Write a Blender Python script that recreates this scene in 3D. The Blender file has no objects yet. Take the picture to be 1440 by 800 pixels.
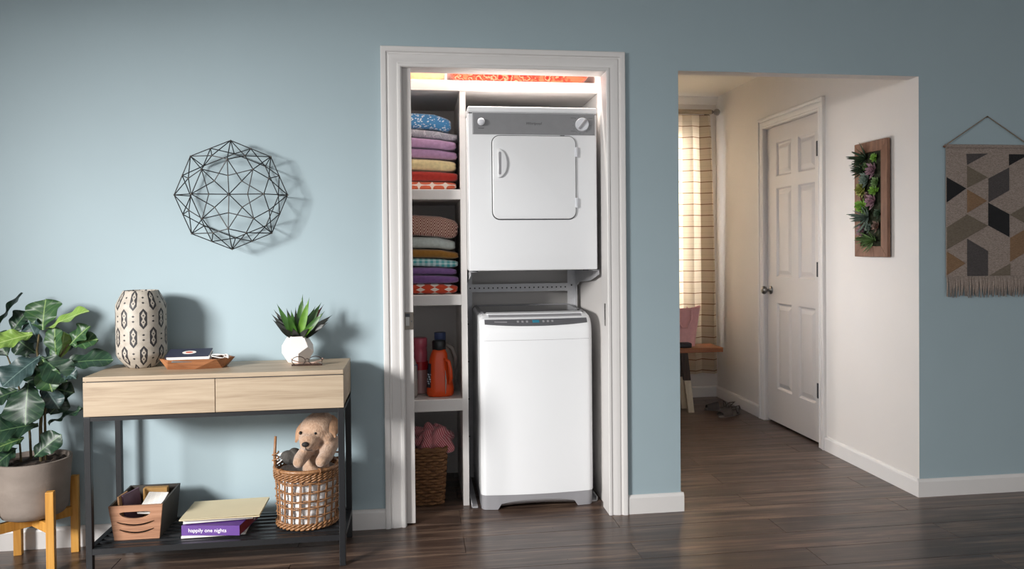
import bpy, bmesh, math, random
from mathutils import Vector, Matrix, noise as mnoise
PI = math.pi
random.seed(7)
scn = bpy.context.scene
col = scn.collection

# ------------------------------------------------------------------ camera
FPX, PPX, PPY = 1112.38, 748.267, 362.696
YAW, PITCH, ROLL = 0.1425, -0.0146, -0.0091
CAM = Vector((0, -3.5205, 1.2313))
_r = Vector((math.cos(YAW), -math.sin(YAW), 0))
FWD = Vector((math.sin(YAW) * math.cos(PITCH), math.cos(YAW) * math.cos(PITCH), math.sin(PITCH)))
_u = Vector((-math.sin(YAW) * math.sin(PITCH), -math.cos(YAW) * math.sin(PITCH), math.cos(PITCH)))
RGT = _r * math.cos(ROLL) + _u * math.sin(ROLL)
UPV = _u * math.cos(ROLL) - _r * math.sin(ROLL)
cd = bpy.data.cameras.new('camera')
cam = bpy.data.objects.new('camera', cd)
col.objects.link(cam)
M = Matrix.Identity(4)
for i in range(3):
    M[i][0], M[i][1], M[i][2], M[i][3] = RGT[i], UPV[i], -FWD[i], CAM[i]
cam.matrix_world = M
cd.sensor_fit = 'HORIZONTAL'
cd.sensor_width = 36
cd.lens = FPX / 1440 * 36
cd.shift_x = (720 - PPX) / 1440
cd.shift_y = (PPY - 400) / 1440
cd.clip_start = 0.05
scn.camera = cam

def atY(x, y, Y):
    d = FWD + RGT * ((x - PPX) / FPX) - UPV * ((y - PPY) / FPX)
    return CAM + d * ((Y - CAM.y) / d.y)

# ------------------------------------------------------------------ world, lights, exposure
w = bpy.data.worlds.new('world')
scn.world = w
w.use_nodes = True
w.node_tree.nodes['Background'].inputs[0].default_value = (0.95, 0.97, 1.0, 1)
w.node_tree.nodes['Background'].inputs[1].default_value = 0.92
scn.view_settings.view_transform = 'Standard'
scn.view_settings.look = 'None'
scn.view_settings.gamma = 1.0
scn.view_settings.use_curve_mapping = False
scn.view_settings.exposure = 0.0

def area(name, loc, target, sx, sy, power, color, spread=180):
    l = bpy.data.lights.new(name, 'AREA')
    l.shape = 'RECTANGLE'
    l.size, l.size_y, l.energy, l.color = sx, sy, power, color
    l.spread = math.radians(spread)
    o = bpy.data.objects.new(name, l)
    col.objects.link(o)
    o.location = loc
    o.rotation_euler = (Vector(target) - Vector(loc)).to_track_quat('-Z', 'Y').to_euler()
    return o
# soft left key read from the shadows, behind the opening added in the unseen wall
area('left_key_light', (-4.35, -4.35, 2.40), (0.3, 0.0, 0.95), 1.6, 1.15, 650, (1.0, 0.985, 0.96))
# daylight behind the hall curtain, and an unseen softbox added round the corner in the hall
area('hall_window_daylight', (1.75, 3.35, 1.75), (1.8, 2.4, 1.4), 1.1, 1.3, 800, (1.0, 0.97, 0.93))
area('hall_side_softbox', (1.06, 1.02, 1.22), (2.4, 0.45, 0.85), 0.35, 0.45, 7.5, (0.98, 0.98, 1.0), 140)
# strip lamp behind the closet header
area('closet_strip_light', (0.30, 0.20, 2.34), (0.30, 0.30, 1.9), 0.95, 0.05, 14.0, (1.0, 0.93, 0.86))

# ------------------------------------------------------------------ materials
def lin(c):
    if isinstance(c, str):
        c = c.lstrip('#')
        c = [int(c[i:i + 2], 16) / 255 for i in (0, 2, 4)]
    return tuple(x / 12.92 if x <= 0.04045 else ((x + 0.055) / 1.055) ** 2.4 for x in c) + (1.0,)

class X:
    """a value socket with arithmetic: builds shader math nodes"""
    def __init__(self, nt, s): self.nt, self.s = nt, s
    def _o(self, op, *a):
        n = self.nt.nodes.new('ShaderNodeMath'); n.operation = op
        for i, v in enumerate((self,) + a):
            if isinstance(v, X): self.nt.links.new(v.s, n.inputs[i])
            else: n.inputs[i].default_value = v
        return X(self.nt, n.outputs[0])
    def __add__(s, o): return s._o('ADD', o)
    def __sub__(s, o): return s._o('SUBTRACT', o)
    def __mul__(s, o): return s._o('MULTIPLY', o)
    def __truediv__(s, o): return s._o('DIVIDE', o)
    def lt(s, o): return s._o('LESS_THAN', o)
    def gt(s, o): return s._o('GREATER_THAN', o)
    def abs(s): return s._o('ABSOLUTE')
    def fl(s): return s._o('FLOOR')
    def fr(s): return s._o('FRACT')
    def sin(s): return s._o('SINE')
    def mn(s, o): return s._o('MINIMUM', o)
    def mx(s, o): return s._o('MAXIMUM', o)
    def mod(s, o): return s._o('FLOORED_MODULO', o)

class Mat:
    def __init__(self, name, base=(0.8, 0.8, 0.8), rough=0.6, metal=0.0, spec=0.5, coat=0.0, sheen=0.0):
        self.m = bpy.data.materials.new(name)
        self.m.use_nodes = True
        self.nt = self.m.node_tree
        self.p = self.nt.nodes['Principled BSDF']
        self.base = lin(base) if (isinstance(base, str)) else tuple(base) + (1,)
        self.p.inputs['Base Color'].default_value = self.base
        self.p.inputs['Roughness'].default_value = rough
        self.p.inputs['Metallic'].default_value = metal
        self.p.inputs['Specular IOR Level'].default_value = spec
        self.p.inputs['Coat Weight'].default_value = coat
        self.p.inputs['Sheen Weight'].default_value = sheen
        self._tc = None
    def n(self, t): return self.nt.nodes.new(t)
    def l(self, a, b): self.nt.links.new(a, b)
    def tc(self, out='Object'):
        if not self._tc: self._tc = self.n('ShaderNodeTexCoord')
        return self._tc.outputs[out]
    def xyz(self, out='Object'):
        s = self.n('ShaderNodeSeparateXYZ'); self.l(self.tc(out), s.inputs[0])
        return [X(self.nt, s.outputs[i]) for i in range(3)]
    def vec(self, scale=(1, 1, 1), rnd=False, out='Object'):
        mp = self.n('ShaderNodeMapping'); self.l(self.tc(out), mp.inputs['Vector'])
        mp.inputs['Scale'].default_value = scale
        if rnd:
            oi = self.n('ShaderNodeObjectInfo')
            c = self.n('ShaderNodeCombineXYZ')
            a = X(self.nt, oi.outputs['Random']) * 37.0
            b = X(self.nt, oi.outputs['Random']) * 91.0
            self.l(a.s, c.inputs[0]); self.l(b.s, c.inputs[1])
            self.l(c.outputs[0], mp.inputs['Location'])
        return mp.outputs[0]
    def noise(self, scale=5, detail=4, rough=0.55, vec=None, dist=0.0):
        t = self.n('ShaderNodeTexNoise')
        t.inputs['Scale'].default_value = scale; t.inputs['Detail'].default_value = detail
        t.inputs['Roughness'].default_value = rough; t.inputs['Distortion'].default_value = dist
        self.l(vec if vec is not None else self.tc(), t.inputs['Vector'])
        return X(self.nt, t.outputs['Fac'])
    def vor(self, scale=20, feature='F1', vec=None, out='Distance'):
        t = self.n('ShaderNodeTexVoronoi'); t.feature = feature
        t.inputs['Scale'].default_value = scale
        self.l(vec if vec is not None else self.tc(), t.inputs['Vector'])
        return X(self.nt, t.outputs[out])
    def ramp(self, fac, stops):
        r = self.n('ShaderNodeValToRGB')
        while len(r.color_ramp.elements) < len(stops): r.color_ramp.elements.new(0.5)
        for e, (p, c) in zip(r.color_ramp.elements, stops):
            e.position = p; e.color = lin(c) if isinstance(c, str) else tuple(c) + (1,)
        self.l(fac.s, r.inputs[0])
        return r.outputs[0]
    def mix(self, fac, a, b, mode='MIX'):
        m = self.n('ShaderNodeMix'); m.data_type = 'RGBA'; m.blend_type = mode
        if isinstance(fac, X): self.l(fac.s, m.inputs[0])
        else: m.inputs[0].default_value = fac
        for i, c in ((6, a), (7, b)):
            if isinstance(c, str): m.inputs[i].default_value = lin(c)
            elif isinstance(c, tuple): m.inputs[i].default_value = c if len(c) == 4 else c + (1,)
            else: self.l(c, m.inputs[i])
        return m.outputs[2]
    def color(self, s): self.l(s, self.p.inputs['Base Color']); return self
    def roughness(self, x): self.l(x.s, self.p.inputs['Roughness']); return self
    def bump(self, h, strength=0.3, dist=0.002):
        b = self.n('ShaderNodeBump'); b.inputs['Strength'].default_value = strength
        b.inputs['Distance'].default_value = dist
        self.l(h.s, b.inputs['Height']); self.l(b.outputs[0], self.p.inputs['Normal'])
        return self

def plain(name, c, rough=0.6, nvar=0.06, nscale=8, bump=0.0, bscale=300, **kw):
    m = Mat(name, c, rough, **kw)
    n = m.noise(nscale, 3)
    b = m.base[:3]
    lo = tuple(max(0, v * (1 - nvar)) for v in b); hi = tuple(min(1, v * (1 + nvar)) for v in b)
    m.color(m.ramp(n, [(0.3, lo), (0.7, hi)]))
    if bump: m.bump(m.noise(bscale, 2), bump, 0.0015)
    return m.m

def wood(name, c1, c2, c3=None, axis=0, scale=1.0, rough=0.5, rnd=True, bump=0.15, coat=0.0, ring=9.0, randval=0.0):
    m = Mat(name, c1, rough, coat=coat)
    s = [14 * scale] * 3; s[axis] = 0.9 * scale
    v = m.vec(tuple(s), rnd)
    g = m.noise(2.2, 6, 0.62, v, 0.8)
    s2 = [90 * scale] * 3; s2[axis] = 2.0 * scale
    f = m.noise(3.0, 4, 0.6, m.vec(tuple(s2), rnd))
    h = g * 0.72 + f * 0.28
    c = m.ramp(h, [(0.32, c2), (0.5, c1), (0.68, c3 or c1)])
    if randval:
        oi = m.n('ShaderNodeObjectInfo')
        k = X(m.nt, oi.outputs['Random']) * randval + (1 - randval * 0.5)
        cc = m.n('ShaderNodeCombineXYZ')
        for i in range(3): m.l(k.s, cc.inputs[i])
        c = m.mix(1.0, c, cc.outputs[0], 'MULTIPLY')
    m.color(c)
    m.bump(h, bump, 0.002)
    return m

MT = {}
MT['blue'] = plain('blue_wall_paint', '#a1b3ba', 0.62, 0.015, 3, 0.06, 500)
MT['cream'] = plain('warm_white_wall_paint', '#d9d4d0', 0.65, 0.015, 3, 0.05, 500)
MT['closetw'] = plain('closet_white_paint', '#dedad7', 0.6, 0.02, 3)
MT['ceil'] = plain('ceiling_paint', '#e6e2da', 0.8, 0.01, 3)
MT['trim'] = plain('white_trim_paint', '#dedbd9', 0.42, 0.012, 6)
MT['doorw'] = plain('white_door_paint', '#d2cdca', 0.45, 0.012, 6)
MT['shelfw'] = plain('white_shelf_melamine', '#dedad7', 0.4, 0.012, 6)
MT['enamel'] = plain('white_appliance_enamel', '#eff0f2', 0.25, 0.006, 4, coat=0.3)
MT['applgrey'] = plain('grey_appliance_plastic', '#9c9b9f', 0.4, 0.03, 6)
MT['console'] = plain('silver_grey_console', '#8f8f91', 0.42, 0.03, 30, metal=0.35)
MT['darkpanel'] = plain('dark_grey_control_panel', '#5d5d61', 0.3, 0.05, 12)
MT['lidglass'] = plain('smoked_lid_glass', '#4a4b4d', 0.12, 0.03, 6, spec=0.6)
MT['groove'] = plain('dark_gap_shade', '#3c3c3f', 0.6, 0.05)  # dark colour standing for the shade in gaps and holes
MT['knobw'] = plain('white_plastic', '#e4e6ec', 0.3, 0.01)
MT['galv'] = plain('grey_painted_steel', '#cacacd', 0.45, 0.05, 20, metal=0.2)
MT['darksteel'] = plain('dark_steel', '#3b3d42', 0.4, 0.05, metal=0.4)
MT['black'] = plain('black_powder_coat', '#17181b', 0.42, 0.1, 60)
MT['wire'] = plain('black_wire', '#141416', 0.45, 0.1, 60)
MT['nickel'] = plain('brushed_nickel', '#8d8a86', 0.3, 0.05, 20, metal=1.0)
MT['bronze'] = plain('aged_pewter', '#6f675f', 0.32, 0.08, 20, metal=0.9)
MT['display'] = plain('blue_display', '#2b7f9a', 0.3, 0.05)
MT['print'] = plain('dark_print', '#3a3a3d', 0.5, 0.02)
MT['glass'] = None
g = Mat('window_glass', (1, 1, 1), 0.02); g.p.inputs['Transmission Weight'].default_value = 1.0; g.p.inputs['IOR'].default_value = 1.1
MT['glass'] = g.m
fl = wood('dark_brown_laminate', '#4b3b33', '#231a16', '#826b5a', axis=0, scale=0.9, rough=0.34, bump=0.12, randval=0.30)
fl.roughness(fl.noise(6, 3) * 0.16 + 0.22)
MT['floor'] = fl.m
MT['oak'] = wood('light_oak_veneer', '#aa9780', '#8f7a64', '#b9a790', axis=0, scale=1.0, rough=0.5, bump=0.08).m
MT['pine'] = wood('honey_pine', '#c98f3f', '#a66d2a', '#dba757', axis=2, scale=1.2, rough=0.45, bump=0.06).m
MT['cedar'] = wood('red_cedar', '#a5785c', '#7f5740', '#b98c70', axis=0, scale=1.6, rough=0.6, bump=0.1).m
MT['acacia'] = wood('acacia_wood', '#95623f', '#72462b', '#ab7650', axis=0, scale=1.8, rough=0.45, bump=0.06).m
MT['barn'] = wood('brown_frame_wood', '#755340', '#573b2c', '#8a6650', axis=2, scale=2.0, rough=0.65, bump=0.15).m
MT['benchwood'] = wood('orange_brown_bench_wood', '#9a5f3a', '#7a4528', '#ad7148', axis=0, scale=1.6, rough=0.4).m
MT['paleleg'] = wood('pale_whitewashed_wood', '#c9bda6', '#b0a289', '#d8cdb8', axis=2, scale=1.6, rough=0.6).m

# ------------------------------------------------------------------ mesh helpers
class B:
    def __init__(self): self.v, self.f, self.mi = [], [], []
    def add(self, vs, fs, mi=0):
        o = len(self.v)
        self.v += [tuple(p) for p in vs]
        self.f += [tuple(i + o for i in f) for f in fs]
        self.mi += [mi] * len(fs)
        return self
    def box(self, x0, x1, y0, y1, z0, z1, mi=0, m=None):
        vs = [Vector((x, y, z)) for z in (z0, z1) for y in (y0, y1) for x in (x0, x1)]
        if m is not None: vs = [m @ p for p in vs]
        return self.add(vs, [(0, 2, 3, 1), (4, 5, 7, 6), (0, 1, 5, 4), (2, 6, 7, 3), (0, 4, 6, 2), (1, 3, 7, 5)], mi)
    def tube(self, pts, r, n=8, cap=True, closed=False, mi=0, flat=None):
        pts = [Vector(p) for p in pts]; N = len(pts)
        rs = r if isinstance(r, (list, tuple)) else [r] * N
        vs = []; up = None
        for i, p in enumerate(pts):
            if closed: t = pts[(i + 1) % N] - pts[i - 1]
            else: t = pts[min(i + 1, N - 1)] - pts[max(i - 1, 0)]
            t = t.normalized() if t.length > 1e-9 else Vector((0, 0, 1))
            if up is None:
                up = Vector((0, 0, 1)) if abs(t.z) < 0.9 else Vector((1, 0, 0))
            a = t.cross(up)
            a = a.normalized() if a.length > 1e-6 else t.orthogonal().normalized()
            b = a.cross(t).normalized(); up = b
            for k in range(n):
                th = 2 * PI * k / n
                vs.append(p + (a * math.cos(th) + b * math.sin(th) * (flat or 1)) * rs[i])
        fs = []
        for i in range(N if closed else N - 1):
            j = (i + 1) % N
            for k in range(n):
                fs.append((i * n + k, i * n + (k + 1) % n, j * n + (k + 1) % n, j * n + k))
        if cap and not closed:
            fs.append(tuple(reversed(range(n)))); fs.append(tuple((N - 1) * n + k for k in range(n)))
        return self.add(vs, fs, mi)
    def lathe(self, prof, n=32, c=(0, 0, 0), cap0=True, cap1=True, mi=0, axis='Z'):
        vs = []
        for r, z in prof:
            for k in range(n):
                th = 2 * PI * k / n
                a, b = r * math.cos(th), r * math.sin(th)
                if axis == 'Z': p = (c[0] + a, c[1] + b, c[2] + z)
                elif axis == 'Y': p = (c[0] + a, c[1] + z, c[2] + b)
                else: p = (c[0] + z, c[1] + a, c[2] + b)
                vs.append(p)
        fs = []
        for i in range(len(prof) - 1):
            for k in range(n):
                fs.append((i * n + k, i * n + (k + 1) % n, (i + 1) * n + (k + 1) % n, (i + 1) * n + k))
        if cap0: fs.append(tuple(reversed(range(n))))
        if cap1: fs.append(tuple((len(prof) - 1) * n + k for k in range(n)))
        return self.add(vs, fs, mi)
    def prism(self, poly, d0, d1, axis='XZ', mi=0):
        def mp(u, v, d):
            return {'XZ': (u, d, v), 'XY': (u, v, d), 'YZ': (d, u, v)}[axis]
        n = len(poly)
        vs = [mp(u, v, d0) for u, v in poly] + [mp(u, v, d1) for u, v in poly]
        fs = [tuple(range(n)), tuple(reversed(range(n, 2 * n)))]
        fs += [(i, (i + 1) % n, n + (i + 1) % n, n + i) for i in range(n)]
        return self.add(vs, fs, mi)
    def grid(self, fn, nu, nv, mi=0, cu=False, cv=False):
        U = nu if cu else nu + 1; V = nv if cv else nv + 1
        vs = [fn(i / nu, j / nv) for i in range(U) for j in range(V)]
        fs = []
        for i in range(nu):
            for j in range(nv):
                i2, j2 = (i + 1) % U, (j + 1) % V
                fs.append((i * V + j, i2 * V + j, i2 * V + j2, i * V + j2))
        return self.add(vs, fs, mi)
    def sphere(self, c, r, nu=16, nv=10, m=None, mi=0):
        r = (r, r, r) if not isinstance(r, (tuple, list)) else r
        vs, fs = [], []
        for j in range(nv + 1):
            ph = PI * j / nv
            for i in range(nu):
                th = 2 * PI * i / nu
                p = Vector((r[0] * math.sin(ph) * math.cos(th), r[1] * math.sin(ph) * math.sin(th), r[2] * math.cos(ph)))
                if m is not None: p = m @ p
                vs.append(p + Vector(c))
        for j in range(nv):
            for i in range(nu):
                fs.append((j * nu + i, (j + 1) * nu + i, (j + 1) * nu + (i + 1) % nu, j * nu + (i + 1) % nu))
        return self.add(vs, fs, mi)
    def mesh(self, name, mats, bevel=0, smooth=False, seg=2, weld=True):
        me = bpy.data.meshes.new(name)
        bm = bmesh.new()
        vs = [bm.verts.new(p) for p in self.v]
        for f, k in zip(self.f, self.mi):
            if len(set(f)) < 3: continue
            try: bf = bm.faces.new([vs[i] for i in f]); bf.material_index = k
            except ValueError: pass
        if weld: bmesh.ops.remove_doubles(bm, verts=bm.verts, dist=1e-5)
        bmesh.ops.recalc_face_normals(bm, faces=bm.faces)
        if bevel:
            es = [e for e in bm.edges if len(e.link_faces) == 2 and e.calc_face_angle(0) > 0.6]
            bmesh.ops.bevel(bm, geom=es, offset=bevel, segments=seg, affect='EDGES', profile=0.5, clamp_overlap=True)
        bm.to_mesh(me); bm.free()
        for m in (mats if isinstance(mats, (list, tuple)) else [mats]):
            me.materials.append(MT[m] if isinstance(m, str) else m)
        if smooth:
            for p in me.polygons: p.use_smooth = True
            if smooth != 'all':
                me.set_sharp_from_angle(angle=math.radians(smooth if isinstance(smooth, (int, float)) and smooth > 1 else 35))
        return me
    def build(self, name, mats, parent=None, loc=None, bevel=0, smooth=False, seg=2, weld=True, rot=None):
        o = bpy.data.objects.new(name, self.mesh(name, mats, bevel, smooth, seg, weld))
        col.objects.link(o)
        if parent: o.parent = parent
        if loc is not None: o.location = loc
        if rot is not None: o.rotation_euler = rot
        return o

def thing(name, label, cat, loc=(0, 0, 0), rz=0.0, group=None):
    o = bpy.data.objects.new(name, None)
    col.objects.link(o)
    o.empty_display_size = 0.05
    o.location = loc; o.rotation_euler = (0, 0, rz)
    return tag(o, label, cat, group)
def tag(o, label, cat, group=None):
    o['label'] = label; o['category'] = cat
    if group: o['group'] = group
    return o
def struct(o, label=None):
    o['kind'] = 'structure'
    if label: o['label'] = label
    return o
def inst(mesh, name, parent=None, mat=None):
    o = bpy.data.objects.new(name, mesh)
    col.objects.link(o)
    if parent: o.parent = parent
    if mat is not None: o.matrix_basis = mat
    return o
def text(body, name, size, parent, mat, loc, rot=(PI / 2, 0, 0), shear=0.0, ext=0.0003):
    c = bpy.data.curves.new(name, 'FONT')
    c.body = body; c.size = size; c.align_x = 'CENTER'; c.align_y = 'CENTER'; c.shear = shear; c.extrude = ext
    c.resolution_u = 3
    c.materials.append(MT[mat])
    tmp = bpy.data.objects.new(name, c); me = bpy.data.meshes.new_from_object(tmp); bpy.data.objects.remove(tmp)
    o = bpy.data.objects.new(name, me); col.objects.link(o)
    o.parent = parent; o.location = loc; o.rotation_euler = rot
    return o
def rrect(x0, x1, z0, z1, r, n=6):
    out = []
    for cx, cz, a in ((x1 - r, z1 - r, 0), (x0 + r, z1 - r, 90), (x0 + r, z0 + r, 180), (x1 - r, z0 + r, 270)):
        for k in range(n + 1):
            t = math.radians(a + 90 * k / n)
            out.append((cx + r * math.cos(t), cz + r * math.sin(t)))
    return out
def frame_mat(o, xdir, zdir):
    x = Vector(xdir).normalized(); z = Vector(zdir)
    y = z.cross(x)
    y = y.normalized() if y.length > 1e-6 else x.orthogonal().normalized()
    z = x.cross(y)
    m = Matrix.Identity(4)
    for i in range(3): m[i][0], m[i][1], m[i][2], m[i][3] = x[i], y[i], z[i], o[i]
    return m
def smoothstep(a, b, t):
    t = max(0, min(1, (t - a) / (b - a))); return t * t * (3 - 2 * t)

# ================================================================== SETTING
def wbox(b, x0, x1, y0, y1, z0, z1, front=2):
    """box whose camera-side face carries material 0 and the others material 1"""
    b.box(x0, x1, y0, y1, z0, z1, 1)
    b.mi[-6 + front] = 0
ZT = 2.8
wb = B()
wbox(wb, -2.8, -0.9, 0, 0.107, 0, ZT)
wbox(wb, -0.9, -0.068, 0, 0.016, 0, ZT)
wb.box(-0.9, -0.068, 0.064, 0.107, 0, ZT, 1)
wb.box(-0.9, -0.068, 0.016, 0.064, 2.06, ZT, 1)
wbox(wb, -0.068, 0.870, 0, 0.107, 2.04, ZT)
wbox(wb, 0.870, 1.192, 0, 0.107, 0, ZT)
wbox(wb, 1.192, 2.395, 0, 0.085, 2.034, ZT)
wbox(wb, 2.395, 4.3, 0, 0.012, 0, ZT)
struct(wb.build('wall_back', ['blue', 'cream'], weld=False))

fb = B().box(-2.8, 4.3, -5.2, 2.75, -0.06, -0.009)
floor = struct(fb.build('floor', 'darksteel'))
# dark laminate planks, half-bond: 1.365 x 0.175 m
PL, PW = 1.365, 0.175
plank_mesh = B().box(-PL / 2 + 0.0007, PL / 2 - 0.0007, -PW / 2 + 0.0006, PW / 2 - 0.0006, -0.009, 0).mesh('plank', 'floor', bevel=0.0012, seg=1)
for k in range(-9, 16):
    yc = 0.005 + (k + 0.5) * PW
    off = 0.858 if (k % 2) else 0.858 + PL / 2          # row just in front of the wall (k=-1) ends at 0.858
    x0, x1 = (-2.2, 4.0) if yc < 0.1 else (-0.45, 2.5)
    j0 = math.floor((x0 - off) / PL)
    j = j0
    while off + j * PL < x1:
        inst(plank_mesh, 'plank', floor, Matrix.Translation((off + (j + 0.5) * PL, yc, 0)))
        j += 1

struct(B().box(-2.8, 4.3, -5.2, 0, ZT, ZT + 0.05).build('ceiling', 'ceil'))
# unseen left wall; its opening is added and sized to shape the key light
wl = B()
wl.box(-2.8, -2.7, -5.2, -3.50, 0, ZT).box(-2.8, -2.7, -1.75, 0, 0, ZT)
wl.box(-2.8, -2.7, -3.50, -1.75, 0, 0.45).box(-2.8, -2.7, -3.50, -1.75, 2.13, ZT)
struct(wl.build('wall_left', 'cream', weld=False))
struct(B().box(4.2, 4.3, -5.2, 0, 0, ZT).build('wall_right', 'cream'))

# hall
HX = 2.395
DY0, DY1, DZ = 0.955, 1.722, 2.035
hr = B()
hr.box(HX, 2.5, 0.012, DY0, 0, ZT).box(HX, 2.5, DY1, 2.74, 0, ZT).box(HX, 2.5, DY0, DY1, DZ, ZT)
struct(hr.build('wall_hall_right', 'cream', weld=False))
HB = 2.62
WX0, WX1, WZ0, WZ1 = 1.15, 2.16, 0.72, 2.14
hb = B()
hb.box(-0.8, WX0, HB, HB + 0.1, 0, 2.5).box(WX1, HX, HB, HB + 0.1, 0, 2.5)
hb.box(WX0, WX1, HB, HB + 0.1, 0, WZ0).box(WX0, WX1, HB, HB + 0.1, WZ1, 2.5)
struct(hb.build('wall_hall_back', 'cream', weld=False))
struct(B().box(-0.8, -0.7, 0.11, HB, 0, 2.5).build('wall_hall_left', 'cream'))
struct(B().box(-0.8, HX, 0.09, HB + 0.1, 2.42, 2.47).build('ceiling_hall', 'ceil'))
# window behind the curtain
wf = B()
for a in ((WX0, WX0 + 0.05, WZ0, WZ1), (WX1 - 0.05, WX1, WZ0, WZ1), (WX0, WX1, WZ0, WZ0 + 0.05), (WX0, WX1, WZ1 - 0.05, WZ1), (WX0, WX1, 1.42, 1.46)):
    wf.box(a[0], a[1], HB + 0.03, HB + 0.07, a[2], a[3])
wo = struct(wf.build('window_1', 'trim', weld=False))
for z0, z1 in ((WZ0 + 0.05, 1.42), (1.46, WZ1 - 0.05)):
    B().box(WX0 + 0.05, WX1 - 0.05, HB + 0.045, HB + 0.05, z0, z1).build('pane', 'glass', wo)
# crown moulding on the hall's back wall
cr = B().prism([(HB, 2.42), (HB, 2.362), (HB - 0.012, 2.362), (HB - 0.045, 2.408), (HB - 0.05, 2.42)], -0.7, HX, 'YZ')
struct(cr.build('trim_crown', 'trim'))

# closet
CX0, CX1, CYB = -0.32, 0.866, 0.80
struct(B().box(CX1, 0.96, 0.107, CYB + 0.06, 0, 2.5).build('wall_closet_right', 'closetw'))
struct(B().box(CX0 - 0.06, CX0, 0.107, CYB + 0.06, 0, 2.5).build('wall_closet_left', 'closetw'))
struct(B().box(CX0, CX1, CYB, CYB + 0.06, 0, 2.5).build('wall_closet_back', 'closetw'))
struct(B().box(CX0 - 0.06, 0.96, 0.107, CYB + 0.06, 2.42, 2.47).build('ceiling_closet', 'ceil'))

# door casings: mitred moulding swept round an opening
PROF = [(0, 0), (0, 0.010), (0.004, 0.0125), (0.013, 0.0125), (0.017, 0.0085), (0.022, 0.0085), (0.030, 0.0125), (0.044, 0.015), (0.052, 0.015), (0.056, 0.0115),
        (0.061, 0.0115), (0.065, 0.018), (0.0745, 0.021), (0.084, 0.021), (0.087, 0.018), (0.087, 0)]
def casing(name, a0, a1, zt, mp, k=1.0):
    """a0,a1: inner edges along the wall; mp(a, d, z) -> xyz"""
    b = B()
    path = [(a0, 0, -1, 0), (a0, zt, -1, 1), (a1, zt, 1, 1), (a1, 0, 1, 0)]
    vs = []
    for (a, z, da, dz) in path:
        for u, d in PROF: vs.append(mp(a + da * u * k, d, z + dz * u * k))
    n = len(PROF); fs = []
    for i in range(3):
        for j in range(n):
            fs.append((i * n + j, i * n + (j + 1) % n, (i + 1) * n + (j + 1) % n, (i + 1) * n + j))
    fs += [tuple(range(n)), tuple(range(3 * n, 4 * n))]
    b.add(vs, fs)
    return struct(b.build(name, 'trim', smooth=30))
casing('trim_1', -0.068, 0.850, 2.022, lambda a, d, z: (a, -d, z))
# jamb lining of the closet opening
jb = B()
jb.box(0.850, 0.870, -0.001, 0.112, 0, 2.022).box(-0.068, 0.870, -0.001, 0.112, 2.022, 2.04)
jb.box(-0.080, -0.064, -0.001, 0.014, 0, 2.022)
jo = struct(jb.build('trim_jamb', 'trim', bevel=0.001, weld=False))
B().box(0.848, 0.8505, 0.035, 0.052, 0.862, 0.965).build('strike_plate', 'nickel', jo)
B().box(0.8472, 0.8485, 0.040, 0.047, 0.89, 0.935).build('strike_slot', 'darksteel', jo)
# pocket door slid into the left wall
pd = struct(B().box(-0.80, -0.026, 0.0195, 0.0545, 0.006, 2.03).build('door_1', 'doorw', bevel=0.0015), 'white pocket door slid almost fully into the wall')
la = B().box(-0.0645, -0.0255, 0.0165, 0.0195, 0.868, 0.945).build('latch_plate', 'bronze', pd, bevel=0.0008)
B().box(-0.060, -0.043, 0.0150, 0.0168, 0.885, 0.925).build('latch_pull', 'nickel', la, bevel=0.0006)
B().box(-0.0610, -0.0405, 0.0160, 0.0167, 0.922, 0.940).build('latch_slot', 'darksteel', la)
B().lathe([(0.0032, 0.0155), (0.0032, 0.0170)], 12, (-0.034, 0, 0.905), axis='Y').build('screw', 'darksteel', la)

# hall door (six panels) in the right wall
casing('trim_2', DY0, DY1, DZ, lambda a, d, z: (HX - d, a, z), 0.80)
db = B()
SX = HX + 0.018                      # face of the slab
dm = struct(thing('door_2', 'white six panel door closed in the hall wall', 'door', (0, 0, 0)))
del dm['category']
y0, y1, z0, z1 = DY0 + 0.004, DY1 - 0.004, 0.014, 2.030
yc = [(1.045, 1.262), (1.358, 1.575)]
zr = [(0.245, 0.832), (1.008, 1.612), (1.690, 1.920)]
st = B()
ys = [y0, yc[0][0], yc[0][1], yc[1][0], yc[1][1], y1]
for a, bb in ((ys[0], ys[1]), (ys[2], ys[3]), (ys[4], ys[5])): st.box(SX, SX + 0.035, a, bb, z0, z1)
st.build('stile', 'doorw', dm, weld=False)
rl = B()
for a, bb in yc:
    for c0, c1 in ((z0, zr[0][0]), (zr[0][1], zr[1][0]), (zr[1][1], zr[2][0]), (zr[2][1], z1)): rl.box(SX, SX + 0.035, a, bb, c0, c1)
rl.build('rail', 'doorw', dm, weld=False)
for a, bb in yc:
    for c0, c1 in zr:
        p = B()
        rings = [(0.0, 0.0), (0.012, 0.011), (0.020, 0.011), (0.045, 0.002), (0.05, 0.002)]
        vs = []
        for ins, dep in rings:
            vs += [(SX + dep, a + ins, c0 + ins), (SX + dep, bb - ins, c0 + ins), (SX + dep, bb - ins, c1 - ins), (SX + dep, a + ins, c1 - ins)]
        fs = [(4 * i + j, 4 * i + (j + 1) % 4, 4 * i + 4 + (j + 1) % 4, 4 * i + 4 + j) for i in range(len(rings) - 1) for j in range(4)]
        fs.append(tuple(range(4 * len(rings) - 4, 4 * len(rings))))
        p.add(vs, fs)
        p.build('panel', 'doorw', dm)
for z in (1.807, 1.076, 0.340):
    h = B().lathe([(0.0075, -0.045), (0.0075, 0.045)], 12, (HX - 0.006, DY0 + 0.010, z)).box(HX - 0.004, HX + 0.020, DY0 + 0.004, DY0 + 0.034, z - 0.044, z + 0.044)
    h.build('hinge', 'darksteel', dm, weld=False)
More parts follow.
